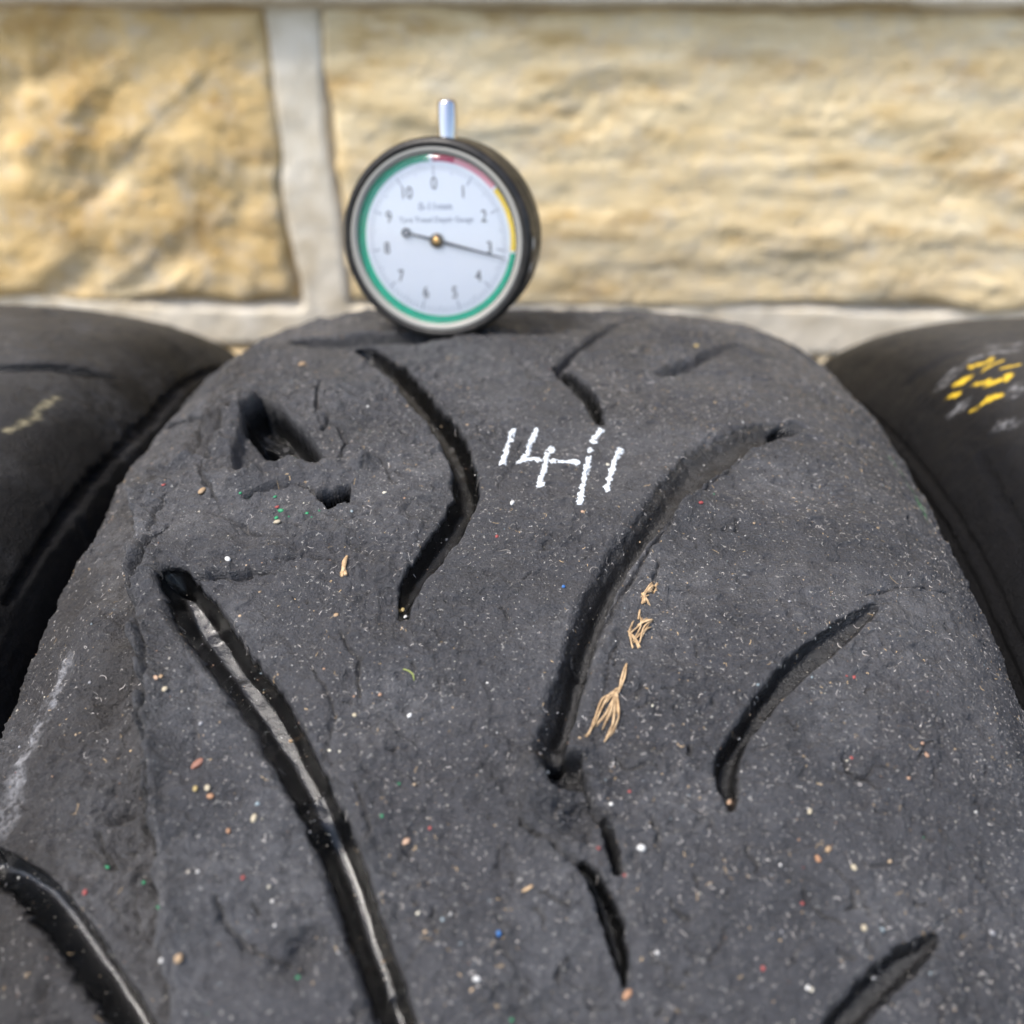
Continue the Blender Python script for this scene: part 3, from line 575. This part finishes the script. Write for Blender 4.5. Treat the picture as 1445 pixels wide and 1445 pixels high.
# pebbles: each a thing
def pebble_mesh(seed, sub=2):
    bm = bmesh.new(); bmesh.ops.create_icosphere(bm, subdivisions=sub, radius=1); r = random.Random(seed)
    ax = [Vector((r.gauss(0, 1), r.gauss(0, 1), r.gauss(0, 1))).normalized() for _ in range(7)]; cut = [r.uniform(.62, .95) for _ in ax]
    for v in bm.verts:
        for a, c in zip(ax, cut):
            d = v.co.dot(a)
            if d > c: v.co -= a*(d-c)*.85
    return bm
def grain_mat(name, c):
    m = mat(name, c, .65); N = NB(m); n = N.noise(N.obj(), 2.2, 4, .6); N.l(N.mix(n, tuple(x*.72 for x in c), tuple(min(1, x*1.18) for x in c)), N.b.inputs['Base Color']); return m
PC = dict(tan=(.40, .27, .15), white=(.62, .62, .60), cream=(.50, .43, .30), orange=(.40, .21, .11), peach=(.50, .33, .22), brick=(.30, .13, .085), blue=(.03, .15, .42), red=(.32, .05, .05), green=(.02, .28, .11), yellow=(.44, .33, .13))
PC = {k: tuple(x*.66 for x in v) for k, v in PC.items()}
PM = {k: grain_mat('grain_'+k, v) for k, v in PC.items()}
PMESH = {}
peb = [
 (426, 512, 6, 1.3, 'tan', 'tan pebble on the upper left tread below the notch beside the gauge'),
 (557, 523, 5, 1.5, 'white', 'white chip lodged at the top of the zigzag wet groove below the gauge'),
 (983, 489, 6, 1.2, 'yellow', 'yellowish grain beside the soft dent near the crest right of the gauge'),
 (292, 706, 7, 1.6, 'tan', 'oblong pale tan pebble on the left shoulder beside the torn triangular hole'),
 (394, 746, 6, 1.2, 'cream', 'cream pebble just below the green paint flecks'),
 (327, 802, 6, 1.3, 'white', 'bright white grain above the horizontal crack of the left wet groove'),
 (476, 875, 5, 1., 'tan', 'round tan pebble between the two wet grooves on the left half'),
 (432, 733, 0, 1., 'tan', ''),
 (249, 994, 6, 1., 'cream', 'cream grain, largest of the trio left of the long wet groove'),
 (241, 984, 5, 1.2, 'peach', 'pinkish grain, leftmost of the trio left of the long wet groove'),
 (245, 979, 4.5, 1., 'tan', 'small tan grain, topmost of the trio left of the long wet groove'),
 (283, 1084, 8, 2.0, 'brick', 'brick red flake standing alone left of the wear bar in the groove'),
 (299, 1120, 6, 1.2, 'cream', 'cream grain touching an orange one on the lower left tread'),
 (302, 1131, 6, 1.3, 'orange', 'orange grain touching a cream one on the lower left tread'),
 (284, 1123, 5, 1.2, 'yellow', 'yellowish grain just left of the touching cream and orange pair'),
 (360, 1157, 6, 1.5, 'cream', 'long cream grain just left of the wear bar in the wet groove'),
 (326, 1177, 4.5, 1., 'orange', 'small orange grain below the touching cream and orange pair'),
 (268, 1361, 8, 1.1, 'tan', 'biggest round tan pebble at the lower left above the corner groove'),
 (243, 1363, 5, 1., 'white', 'small white grain just left of the biggest tan pebble'),
 (573, 1187, 7, 1.2, 'peach', 'pinkish tan pebble right of the lower wet groove'),
 (501, 1012, 4.5, 1., 'cream', 'small cream grain right of the wet groove above the wear bar'),
 (578, 1010, 5, 1.2, 'white', 'off white grain in the bare middle of the tread'),
 (904, 1199, 7.5, 1.3, 'white', 'large off white pebble right of the torn slit in the lower middle'),
 (1038, 1115, 6.5, 1.5, 'peach', 'bright peach grain in the lower end of the right groove'),
 (673, 1383, 6, 1.3, 'white', 'white grain near the bottom centre of the tread'),
 (704, 1319, 5, 1.1, 'blue', 'vivid blue grain in the bare lower middle of the tread'),
 (723, 713, 5, 1.6, 'white', 'angular white chip below the painted number 14'),
 (822, 724, 4, 1., 'peach', 'small peach grain right below the long painted stroke'),
 (988, 715, 4.5, 1.2, 'red', 'red grain beside the torn edge of the long diagonal groove'),
 (1153, 1213, 6, 1.2, 'orange', 'orange flake on the lower right tread'),
 (1167, 1200, 5.5, 1.3, 'tan', 'tan grain up and right of the orange flake'),
 (1203, 1226, 5.5, 1.1, 'cream', 'cream grain right of the orange flake on the lower right tread'),
 (1217, 1311, 5.5, 1.1, 'cream', 'cream grain just above the bottom right groove'),
 (567, 852, 4.5, 1.4, 'yellow', 'yellowish grain at the lower tip of the zigzag groove'),
 (571, 862, 4, 1.1, 'white', 'tiny white grain at the lower tip of the zigzag groove'),
 (399, 1021, 4, 1., 'tan', 'tan grain on the bright water streak of the long wet groove'),
 (885, 1404, 7, 1.8, 'orange', 'orange smear of a flake below the torn slit in the lower middle'),
 (795, 831, 4, 1., 'blue', 'small blue grain below the painted numbers'),
 (1140, 1148, 4.5, 1.6, 'cream', 'pale oblong grain right of the lower tip of the right groove')]
for k, (px, py, r, asp, c, lab) in enumerate(peb):
    if r == 0: continue
    u, v, t = pick(px, py); sc = r*t/FPX*.8
    key = (c, k % 5)
    if key not in PMESH:
        bm = pebble_mesh(k % 5); me = bpy.data.meshes.new('pebble'); bm.to_mesh(me); bm.free()
        for p in me.polygons: p.use_smooth = True
        me.materials.append(PM[c]); PMESH[key] = me
    o = bpy.data.objects.new('pebble', PMESH[key]); link(o)
    b, a, nn = frame(np.array(u), np.array(v)); an = k*1.7 if asp < 1.4 else 1.2+.3*math.sin(k)
    x = b*math.cos(an)+a*math.sin(an); y = -b*math.sin(an)+a*math.cos(an)
    p = on(u, v, sc*.35)+CEN; s3 = (sc*(1+(asp-1)*.6)*MM, sc*.85*MM, sc*.6*MM)
    o.matrix_world = Matrix([[x[i]*s3[0], y[i]*s3[1], nn[i]*s3[2], p[i]] for i in range(3)]+[[0, 0, 0, 1]])
    tag(o, lab, 'pebble', 'single grains and pebbles stuck to the middle tyre')

# grit: uncountable
def icos(sub):
    bm = bmesh.new(); bmesh.ops.create_icosphere(bm, subdivisions=sub, radius=1); bm.verts.ensure_lookup_table()
    V = np.array([v.co[:] for v in bm.verts]); F = np.array([[v.index for v in f.verts] for f in bm.faces]); bm.free(); return V, F
gr = np.random.default_rng(12)
PTS = [(50, 1200), (1400, 1200)]
ul, uh = -104, 104; vl, vh = math.radians(-32)*R0, math.radians(24)*R0
NG = 9000
gu = gr.uniform(ul, uh, NG); gv_ = gr.uniform(vl, vh, NG)
dens = .35+.65*np.clip(.5+vn(gu, gv_, 9, 91)+.4*vn(gu, gv_, 3, 92), 0, 1); k = gr.random(NG) < dens; gu, gv_ = gu[k], gv_[k]; NG = len(gu)
sz = .07*np.exp(gr.normal(size=NG)*.45)+.02; sz = np.minimum(sz, .42)
big = gr.random(NG) < .022; sz[big] = gr.uniform(.2, .4, big.sum())
pal = np.array([(.55, .54, .51), (.36, .33, .28), (.38, .28, .18), (.26, .26, .27), (.28, .17, .11), (.02, .20, .085), (.24, .05, .045), (.50, .47, .38), (.20, .25, .27)]); pp = np.array([.14, .24, .18, .24, .06, .004, .006, .08, .06])
ci = gr.choice(len(pal), NG, p=pp/pp.sum()); cc = pal[ci]*gr.uniform(.35, 1.0, (NG, 1))
# flecks of green and red paint at the places where the photograph has them
hand = [(358, 710, 5, 5), (345, 711, 4, 5), (390, 708, 4, 5), (399, 728, 6, 5), (392, 737, 5, 5), (436, 734, 5, 5), (410, 737, 2.5, 5), (443, 744, 2, 5), (452, 728, 2, 5), (393, 722, 4, 6), (150, 1223, 4.5, 5), (198, 1242, 4, 5), (218, 1277, 4, 5), (422, 1381, 4.5, 5), (124, 1261, 5, 6), (222, 1285, 5, 6), (347, 1243, 4.5, 6), (606, 1168, 4, 6),
        (701, 757, 4, 6), (246, 707, 4, 6), (843, 1203, 3.5, 6), (881, 1237, 4, 6), (888, 1118, 4, 6), (1204, 1067, 4, 6), (1205, 956, 4, 6), (1195, 954, 3, 6), (1132, 1275, 4, 6), (1077, 1366, 5, 6), (564, 1110, 3, 5), (722, 1440, 4, 5), (541, 1158, 3, 5), (1145, 957, 3.5, 8), (497, 723, 4, 8), (523, 1187, 0, 0), (666, 1399, 4.5, 2), (601, 1318, 4.5, 2), (590, 1290, 3.5, 7), (625, 1299, 3.5, 8), (927, 1345, 4, 0), (855, 1012, 0, 0),
        (1296, 1054, 5, 4), (1303, 1070, 5, 4), (1280, 1100, 4, 4), (1312, 1450, 4, 2), (1254, 1216, 5, 2), (1100, 1222, 3, 0), (465, 1060, 3.5, 7), (480, 1063, 3, 7), (1139, 1394, 4.5, 0), (1145, 1397, 4, 7), (660, 770, 0, 0), (536, 981, 4.5, 4), (500, 985, 3.5, 4), (543, 699, 4, 7), (520, 578, 3, 0), (571, 706, 3, 4), (466, 793, 4, 4)]
hu, hv, hs, hc = [], [], [], []
for (x, y, r, c) in hand:
    if r: u, v, t = pick(x, y); hu.append(u); hv.append(v); hs.append(r*t/FPX*.68); hc.append(pal[c])
gu = np.concatenate([gu, hu]); gv_ = np.concatenate([gv_, hv]); sz = np.concatenate([sz, hs]); cc = np.concatenate([cc, np.array(hc)]); NG = len(gu)
sel = sz > .13; GU, GV, SZ, CC = gu, gv_, sz, cc
V0, F0 = icos(1)
OV = np.array([(1, 0, 0), (-1, 0, 0), (0, 1, 0), (0, -1, 0), (0, 0, 1), (0, 0, -1)], float); OF = np.array([(0, 2, 4), (2, 1, 4), (1, 3, 4), (3, 0, 4), (2, 0, 5), (1, 2, 5), (3, 1, 5), (0, 3, 5)])
NS = 26000
su = gr.uniform(ul, uh, NS); sv = gr.uniform(vl, vh, NS); k = gr.random(NS) < .3+.7*np.clip(.5+vn(su, sv, 7, 95)+.5*vn(su, sv, 2, 96), 0, 1); su, sv = su[k], sv[k]
ss = np.minimum(.055*np.exp(gr.normal(size=len(su))*.4), .14); sc_ = pal[gr.choice(4, len(su), p=[.3, .3, .1, .3])]*gr.uniform(.3, .95, (len(su), 1))
def scatter(gu, gv_, sz, V0, F0):
    n, m = len(gu), len(V0)
    b, a, nn = frame(gu, gv_); P = on(gu, gv_, .15*sz)
    js = gr.uniform(.7, 1.25, (n, m)); ang = gr.uniform(0, 6.28, n); asp = gr.uniform(.7, 1.6, n)
    VX = V0[None]*js[..., None]*sz[:, None, None]*MM; ca, sa = np.cos(ang)[:, None], np.sin(ang)[:, None]; X1 = VX[..., 0]*asp[:, None]; Y1 = VX[..., 1]
    VX = P[:, None]+b[:, None]*(X1*ca-Y1*sa)[..., None]+a[:, None]*(X1*sa+Y1*ca)[..., None]+nn[:, None]*(VX[..., 2]*.7)[..., None]
    return VX.reshape(-1, 3)+CEN, (F0[None]+np.arange(n)[:, None, None]*m).reshape(-1, 3)
Va, Fa = scatter(gu, gv_, sz, V0, F0); Vb, Fb = scatter(su, sv, ss, OV, OF)
me = mesh_np('grit', np.concatenate([Va, Vb]), np.concatenate([Fa, Fb+len(Va)]), vcolmat('grit_grains')); setcol(me, 'col', np.concatenate([np.repeat(cc, len(V0), 0), np.repeat(sc_, 6, 0)]))
o = link(bpy.data.objects.new('grit', me)); tag(o, 'fine sand grains and paint flecks sprinkled over the middle tyre tread', 'grit', kind='stuff')
# lint: short curled pale fibres
NL = 26000
lu = gr.uniform(ul, uh, NL); lv = gr.uniform(vl, vh, NL)
k = gr.random(NL) < np.clip(.45+.5*vn(lu, lv, 12, 93)+.003*lu, .08, 1); lu, lv = lu[k], lv[k]
k = np.abs(A.at(lu, lv)) < 1.7; lu, lv = lu[k], lv[k]; NL = len(lu)
K = 6; ln = .42*np.exp(gr.normal(size=NL)*.6)+.15; a0 = gr.uniform(0, 6.28, NL); cur = gr.normal(size=NL)*.6
uu = np.zeros((NL, K)); vv = np.zeros((NL, K)); uu[:, 0] = lu; vv[:, 0] = lv; an = a0.copy()
for j in range(1, K): uu[:, j] = uu[:, j-1]+np.cos(an)*ln/(K-1); vv[:, j] = vv[:, j-1]+np.sin(an)*ln/(K-1); an = an+cur+gr.normal(size=NL)*.25
dx = np.gradient(uu, axis=1); dy = np.gradient(vv, axis=1); L = np.hypot(dx, dy)+1e-9; wd = (.026+.026*gr.random(NL))[:, None]*np.array([.4, 1, 1, 1, 1, .4])
lift = (.05+.10*gr.random((NL, 1))*np.sin(np.linspace(0, 3.14, K)))
Pa = on(uu-dy/L*wd, vv+dx/L*wd, lift); Pb = on(uu+dy/L*wd, vv-dx/L*wd, lift); Pc = on(uu, vv, lift+.03)
VV = np.stack([Pa, Pc, Pb], 2).reshape(-1, 3)
base = (np.arange(NL)[:, None]*K+np.arange(K-1)[None])*3; base = base.ravel()
FF = np.concatenate([np.stack([base, base+1, base+4, base+3], 1), np.stack([base+1, base+2, base+5, base+4], 1)])
me = mesh_np('lint', VV+CEN, FF, vcolmat('lint_fibres', .8)); lc = np.array([.38, .355, .33])*gr.uniform(.3, 1.25, (NL, 1)); lc[gr.random(NL) < .12] *= np.array([1.3, 1.0, .6]); setcol(me, 'col', np.repeat(lc, K*3, 0))
o = link(bpy.data.objects.new('lint', me)); tag(o, 'short curled pale dust fibres clinging to the middle tyre tread', 'lint', kind='stuff')

# frayed tan strands
STR = mat('tan_fibre', (.66, .46, .27), .7); N = NB(STR); N.l(N.ramp(N.noise(N.obj(), 900, 3, .6), [(.3, (.26, .16, .075)), (.7, (.56, .40, .23))]), N.b.inputs['Base Color'])
GRN = mat('green_thread', (.18, .21, .06), .7)
def strand(bm, pts, r, lift=.2):
    P = picks(pts); n = len(P); t = np.linspace(0, n-1, n*4); Q = np.stack([np.interp(t, range(n), P[:, i]) for i in (0, 1)], 1)
    for _ in range(2): Q[1:-1] = (Q[:-2]+2*Q[1:-1]+Q[2:])/4
    m = len(Q); X = on(Q[:, 0], Q[:, 1], lift+.12*np.sin(np.linspace(0, 3.1, m)))+CEN; nn = surfn(Q[:, 0], Q[:, 1]); tg = np.gradient(X, axis=0); tg /= np.linalg.norm(tg, axis=1)[:, None]; sd_ = np.cross(tg, nn)
    rings = []
    for k in range(m):
        rr_ = r*MM*(.45+.55*math.sin(math.pi*min(1, (k+.6)/m))**.5)
        rings.append([bm.verts.new(X[k]+rr_*(math.cos(q)*sd_[k]+.8*math.sin(q)*nn[k])) for q in (0, 1.26, 2.51, 3.77, 5.03)])
    for k in range(m-1):
        for j in range(5): bm.faces.new((rings[k][j], rings[k][(j+1) % 5], rings[k+1][(j+1) % 5], rings[k+1][j]))
    bm.faces.new(rings[0][::-1]); bm.faces.new(rings[-1])
def strand_thing(name, lines, r, m, lab, cat):
    bm = bmesh.new()
    rs = random.Random(len(lines)*7)
    for i, l in enumerate(lines):
        for k in range(3 if r < .2 else 1):
            j = 0 if k == 0 else 2.2
            strand(bm, [(x+rs.uniform(-j, j), y+rs.uniform(-j, j)) for x, y in l], r*rs.uniform(.6, 1.1), .10+.12*rs.random()+(.25 if k == 2 else 0))
    tag(bm_obj(name, bm, m), lab, cat)
strand_thing('frayed_strand', [[(884, 944), (879, 962), (872, 980)], [(881, 950), (876, 968), (870, 984)], [(872, 978), (856, 990), (846, 1010), (836, 1030), (827, 1046)], [(870, 982), (852, 998), (840, 1022), (828, 1042)], [(874, 980), (862, 996), (856, 1014), (842, 1028)], [(868, 984), (850, 990), (838, 1018), (832, 1040)],
                             [(870, 984), (871, 1004), (873, 1020), (864, 1036), (852, 1050)], [(868, 985), (867, 1010), (865, 1026), (856, 1044)], [(866, 990), (862, 1012), (850, 1032)]], .17, STR, 'longest frayed tan strand with two splayed tails beside the diagonal groove', 'fibre strand')
strand_thing('frayed_strand', [[(919, 882), (908, 896), (900, 916)], [(914, 880), (900, 892), (886, 905)], [(905, 878), (902, 895), (892, 912)], [(886, 902), (896, 912), (902, 920)], [(893, 884), (887, 900), (892, 920)], [(917, 890), (905, 902), (896, 908)], [(903, 866), (901, 882)], [(898, 890), (910, 884), (921, 880)]], .17, STR,
             'tangled clump of short tan strands, middle one of the three in a row', 'fibre strand')
strand_thing('frayed_strand', [[(928, 830), (916, 838), (906, 846)], [(920, 829), (912, 840), (905, 852)], [(905, 843), (909, 856)], [(914, 845), (907, 850), (905, 858)], [(906, 846), (915, 858)], [(925, 836), (910, 842)]], .17, STR, 'small forked tan splinter, topmost of the three in a row', 'fibre strand')
strand_thing('wood_splinter', [[(491, 792), (489, 804), (484, 820)], [(489, 795), (486, 812), (482, 818)], [(487, 810), (490, 820)]], .42, STR, 'short straw coloured splinter above the middle of the tread, left of the zigzag groove tip', 'splinter')
strand_thing('green_thread', [[(570, 951), (578, 953), (584, 957), (585, 964)]], .28, GRN, 'tiny curled yellow green thread in the middle of the tread', 'thread')
strand_thing('wood_splinter', [[(737, 1260), (745, 1257), (752, 1253)]], .35, STR, 'tiny straw splinter in the bare lower middle of the tread', 'splinter')

# ------------------------------------------------------------------ tread depth gauge
PX = 615.5; u, v, t = pick(620, 473)
base = on(u, v, 0)+CEN
ga = empty('tread_depth_gauge'); tag(ga, 'round black tyre tread depth gauge with white dial and chrome plunger standing on the crest', 'gauge')
d = ray(615.5, 340)
# plane through the contact point, square to the sight line roughly
RB = 26.2
nrm = Vector((-math.sin(math.radians(12)), -math.cos(math.radians(12)), 0)); el = math.radians(11)
nrm = Vector((nrm.x*math.cos(el), nrm.y*math.cos(el), math.sin(el)))
xa = Vector((0, 0, 1)).cross(nrm).normalized(); ya = nrm.cross(xa)
# distance along the sight line at which the dial centre lies RB above the tread
o3 = Vector(CAM)*MM; dv = Vector(d); bestd = None
bp = Vector(base)
tt = (bp-o3).dot(nrm)/dv.dot(nrm)
dist0 = (bp-o3).length
ctr = o3+dv*((bp-o3+ya*RB*MM).dot(Vector(_f))/dv.dot(Vector(_f)))
ga.matrix_world = Matrix([[xa[i], ya[i], nrm[i], ctr[i]] for i in range(3)]+[[0, 0, 0, 1]]) @ Matrix.Rotation(math.radians(4.6), 4, 'Z')
scale_px = FPX*MM/((ctr-o3).dot(Vector(_f)))
RD = 127/scale_px/1.0*1 ; print('gauge dial radius', RD, 'mm', 'dist', (ctr-o3).length)
k_ = RD      # dial plate radius, mm
BLK = mat('black_gauge_plastic', (.012, .012, .012), .38, 0., .3); N = NB(BLK)
N.l(N.ramp(N.noise(N.obj(), 160, 4, .6), [(.35, .28), (.7, .6)]), N.b.inputs['Roughness'])
N.l(N.ramp(N.noise(N.obj(), 260, 4, .7), [(.45, (.012, .011, .010)), (.72, (.03, .026, .022))]), N.b.inputs['Base Color'])
DIAL = mat('dial_white', (.66, .71, .78), .5); BEZ = mat('grimy_pale_bezel', (.24, .235, .21), .6, .0)
CHR = mat('chrome', (.58, .55, .54), .14, 1.); BRASS = mat('brass_pin', (.70, .42, .14), .3, 1.); INK = mat('black_ink', (.02, .022, .03), .5); NEED = mat('needle_blue_steel', (.02, .03, .06), .35, .3)
INKG = mat('grey_ink', (.12, .15, .22), .5)
GRNP = mat('dial_green', (.0, .38, .22), .45); YELP = mat('dial_yellow', (.80, .58, .06), .45); PNKP = mat('dial_pink', (.75, .33, .38), .45); REDP = mat('dial_dark_red', (.50, .03, .10), .45)
GLS = mat('clear_lens', (1, 1, 1), .03, 0, .5); GLS.node_tree.nodes['Principled BSDF'].inputs['Transmission Weight'].default_value = 1; GLS.node_tree.nodes['Principled BSDF'].inputs['IOR'].default_value = 1.35
def lathe(name, pr, m, parent=ga, seg=96, smooth=True, loc=None):
    V = []; n = len(pr)
    for i in range(seg):
        q = 2*math.pi*i/seg
        for (r, z) in pr: V.append((r*math.cos(q)*MM, r*math.sin(q)*MM, z*MM))
    F = gridfaces(seg, n); i = np.arange(n-1); F = np.concatenate([F, np.stack([(seg-1)*n+i, (seg-1)*n+i+1, i+1, i], 1)])
    o = link(bpy.data.objects.new(name, mesh_np(name, np.array(V), F, m, smooth)), parent)
    return o
R1 = k_
# casing: rim round the dial, barrel behind it
lathe('casing', [(R1-.2, -.6), (R1-.1, .7), (R1+.3, 1.2), (R1+1.2, 1.1), (R1+1.9, .3), (R1+2.1, -.8), (R1+2.0, -2.4), (R1+1.4, -3.), (R1+1.6, -3.6), (R1+1.7, -13), (R1+.9, -14.8), (R1-1, -15.5), (.01, -15.5)], BLK)
lathe('bezel', [(R1-2.0, -.9), (R1-1.7, .35), (R1-.7, .9), (R1-.15, .75), (R1-.1, -.5)], BEZ)
lathe('dial_plate', [(.01, -1.2), (R1-1.6, -1.2)], DIAL)
lathe('clear_lens', [(.01, .9), (R1-3, .7), (R1-1.75, .1), (R1-1.75, -.35), (R1-3.2, -.1), (.01, .2)], GLS)
def ring(name, r0, r1, a0, a1, m, z=-1.16):
    n = max(2, int(abs(a1-a0)/2)); V = []
    for i in range(n+1):
        q = math.radians(90-(a0+(a1-a0)*i/n))
        for r in (r0, r1):
            V.append((r*math.cos(q)*MM, r*math.sin(q)*MM, z*MM))
    F = [(2*i, 2*i+1, 2*i+3, 2*i+2) for i in range(n)]
    return link(bpy.data.objects.new(name, mesh_np(name, V, F, m, False)), ga)
ro, ri = R1*.905, R1*.835
tag(ring('scale_band', ri, ro, 0, 16, REDP), 'dark red section of the scale band')
tag(ring('scale_band', ri, ro, 16, 50, PNKP), 'pink section of the scale band')
tag(ring('scale_band', ri, ro, 52, 98, YELP), 'yellow section of the scale band')
tag(ring('scale_band', ri, ro, 99.5, 357, GRNP), 'green section of the scale band')
# ticks: 110 divisions joined as print
V, F = [], []
for i in range(110):
    q = math.radians(90-i*360/110); l = 2.6 if i % 10 == 0 else (1.9 if i % 5 == 0 else 1.4); wd_ = .13 if i % 10 == 0 else .07
    c, s = math.cos(q), math.sin(q); r1_ = R1*.80
    b0 = len(V)
    for (r, e) in ((r1_, -wd_), (r1_, wd_), (r1_-l, wd_), (r1_-l, -wd_)): V.append(((r*c-e*s)*MM, (r*s+e*c)*MM, -1.15*MM))
    F.append((b0, b0+1, b0+2, b0+3))
link(bpy.data.objects.new('tick_marks', mesh_np('tick_marks', V, F, INKG, False)), ga)
def text(body, size, x, y, m, name, z=-1.14, sx=1.):
    c = bpy.data.curves.new(name, 'FONT'); c.body = body; c.size = size*MM; c.align_x = 'CENTER'; c.align_y = 'CENTER'; c.extrude = 0.00001
    to = bpy.data.objects.new('tmp_text', c); COL.objects.link(to)
    bpy.context.view_layer.update(); me = bpy.data.meshes.new_from_object(to.evaluated_get(bpy.context.evaluated_depsgraph_get()))
    bpy.data.objects.remove(to); me.name = name
    for vtx in me.vertices: vtx.co.x *= sx
    me.materials.clear(); me.materials.append(m)
    o = link(bpy.data.objects.new(name, me), ga); o.location = (x*MM, y*MM, z*MM); return o
for i in range(11):
    q = math.radians(90-i*360/11); text(str(i), R1*.185, R1*.60*math.cos(q), R1*.60*math.sin(q), INK, 'numeral', sx=.8)
text('0-11mm', R1*.115, 0, R1*.36, INKG, 'printed_line'); text('Tyre Tread Depth Gauge', R1*.083, 0, R1*.22, INKG, 'printed_line')
# needle
bm = bmesh.new(); q = math.radians(90-104.2)
def bar(bm, r0, r1, w0, w1, z0, z1):
    c, s = math.cos(q), math.sin(q); vs = []
    for z_ in (z0, z1):
        for (r, e) in ((r0, -w0), (r1, -w1), (r1, w1), (r0, w0)): vs.append(bm.verts.new(((r*c-e*s)*MM, (r*s+e*c)*MM, z_*MM)))
    for f in ((0, 3, 2, 1), (4, 5, 6, 7), (0, 1, 5, 4), (1, 2, 6, 5), (2, 3, 7, 6), (3, 0, 4, 7)): bm.faces.new([vs[i] for i in f])
bar(bm, -R1*.33, 0, .22, .38, -.6, -.42); bar(bm, 0, R1*.80, .38, .12, -.6, -.42)
nd = bm_obj('needle', bm, NEED, ga, False)
tail = lathe('needle_tail', [(.55, -.62), (1.15, -.62), (1.15, -.38), (.55, -.38), (.55, -.62)], NEED, seg=24); tail.location = (-R1*.36*math.cos(q)*MM, -R1*.36*math.sin(q)*MM, 0)
lathe('hub', [(.01, -.2), (1.6, -.25), (1.8, -.5), (1.8, -.9)], mat('hub_dark', (.10, .08, .06), .4, .6), seg=32)
lathe('hub_pin', [(.01, .1), (.75, .05), (.85, -.2)], BRASS, seg=24)
# plunger on top of the barrel
st = lathe('plunger', [(.01, 12.2), (1.5, 12.2), (2.1, 11.8), (2.4, 11.1), (2.4, 1.), (2.4, .8), (2.4, -1.5)], CHR, seg=40)
st.matrix_local = Matrix.Rotation(math.radians(-7.5), 4, 'Z') @ Matrix.Translation((0, (R1-1.6)*MM, -5.2*MM)) @ Matrix.Rotation(math.radians(5.5), 4, 'Z') @ Matrix.Rotation(-math.pi/2, 4, 'X') @ Matrix.Rotation(math.radians(0), 4, 'Y')
# foot plate under the barrel
# scuffs of bare pale material on the rim
SC = mat('scuffed_grey', (.55, .56, .55), .6)
def scuff(ang, z, a, b, label):
    q = math.radians(90-ang); r = R1+(1.73 if z < -3 else 2.08); n = 14; V = [(0, 0, 0)]; rn = random.Random(int(ang))
    C = Vector((math.cos(q), math.sin(q), 0)); Tn = Vector((-math.sin(q), math.cos(q), 0)); V = []
    V.append(C*r*MM+Vector((0, 0, z*MM)))
    for i in range(n):
        k2 = 2*math.pi*i/n; rr2 = rn.uniform(.75, 1.15); da = a*rr2*math.cos(k2)/r; q2 = q+da
        V.append(Vector((math.cos(q2)*(r+.02)*MM, math.sin(q2)*(r+.02)*MM, (z+b*rr2*math.sin(k2))*MM)))
    V[0] = Vector((math.cos(q)*(r+.05)*MM, math.sin(q)*(r+.05)*MM, z*MM))
    F = [(0, 1+i, 1+(i+1) % n) for i in range(n)]
    tag(link(bpy.data.objects.new('scuff', mesh_np('scuff', [tuple(x) for x in V], F, SC)), ga), label)
scuff(92, -1.4, 1.6, .8, 'pale chip in the rim right of number 3'); scuff(106, -1.4, 1.4, .8, 'second pale chip in the rim'); scuff(145, -6.5, 4.5, 1.3, 'long pale scuff low on the barrel'); scuff(216, -2, 1, .6, 'small pale chip low on the left rim')
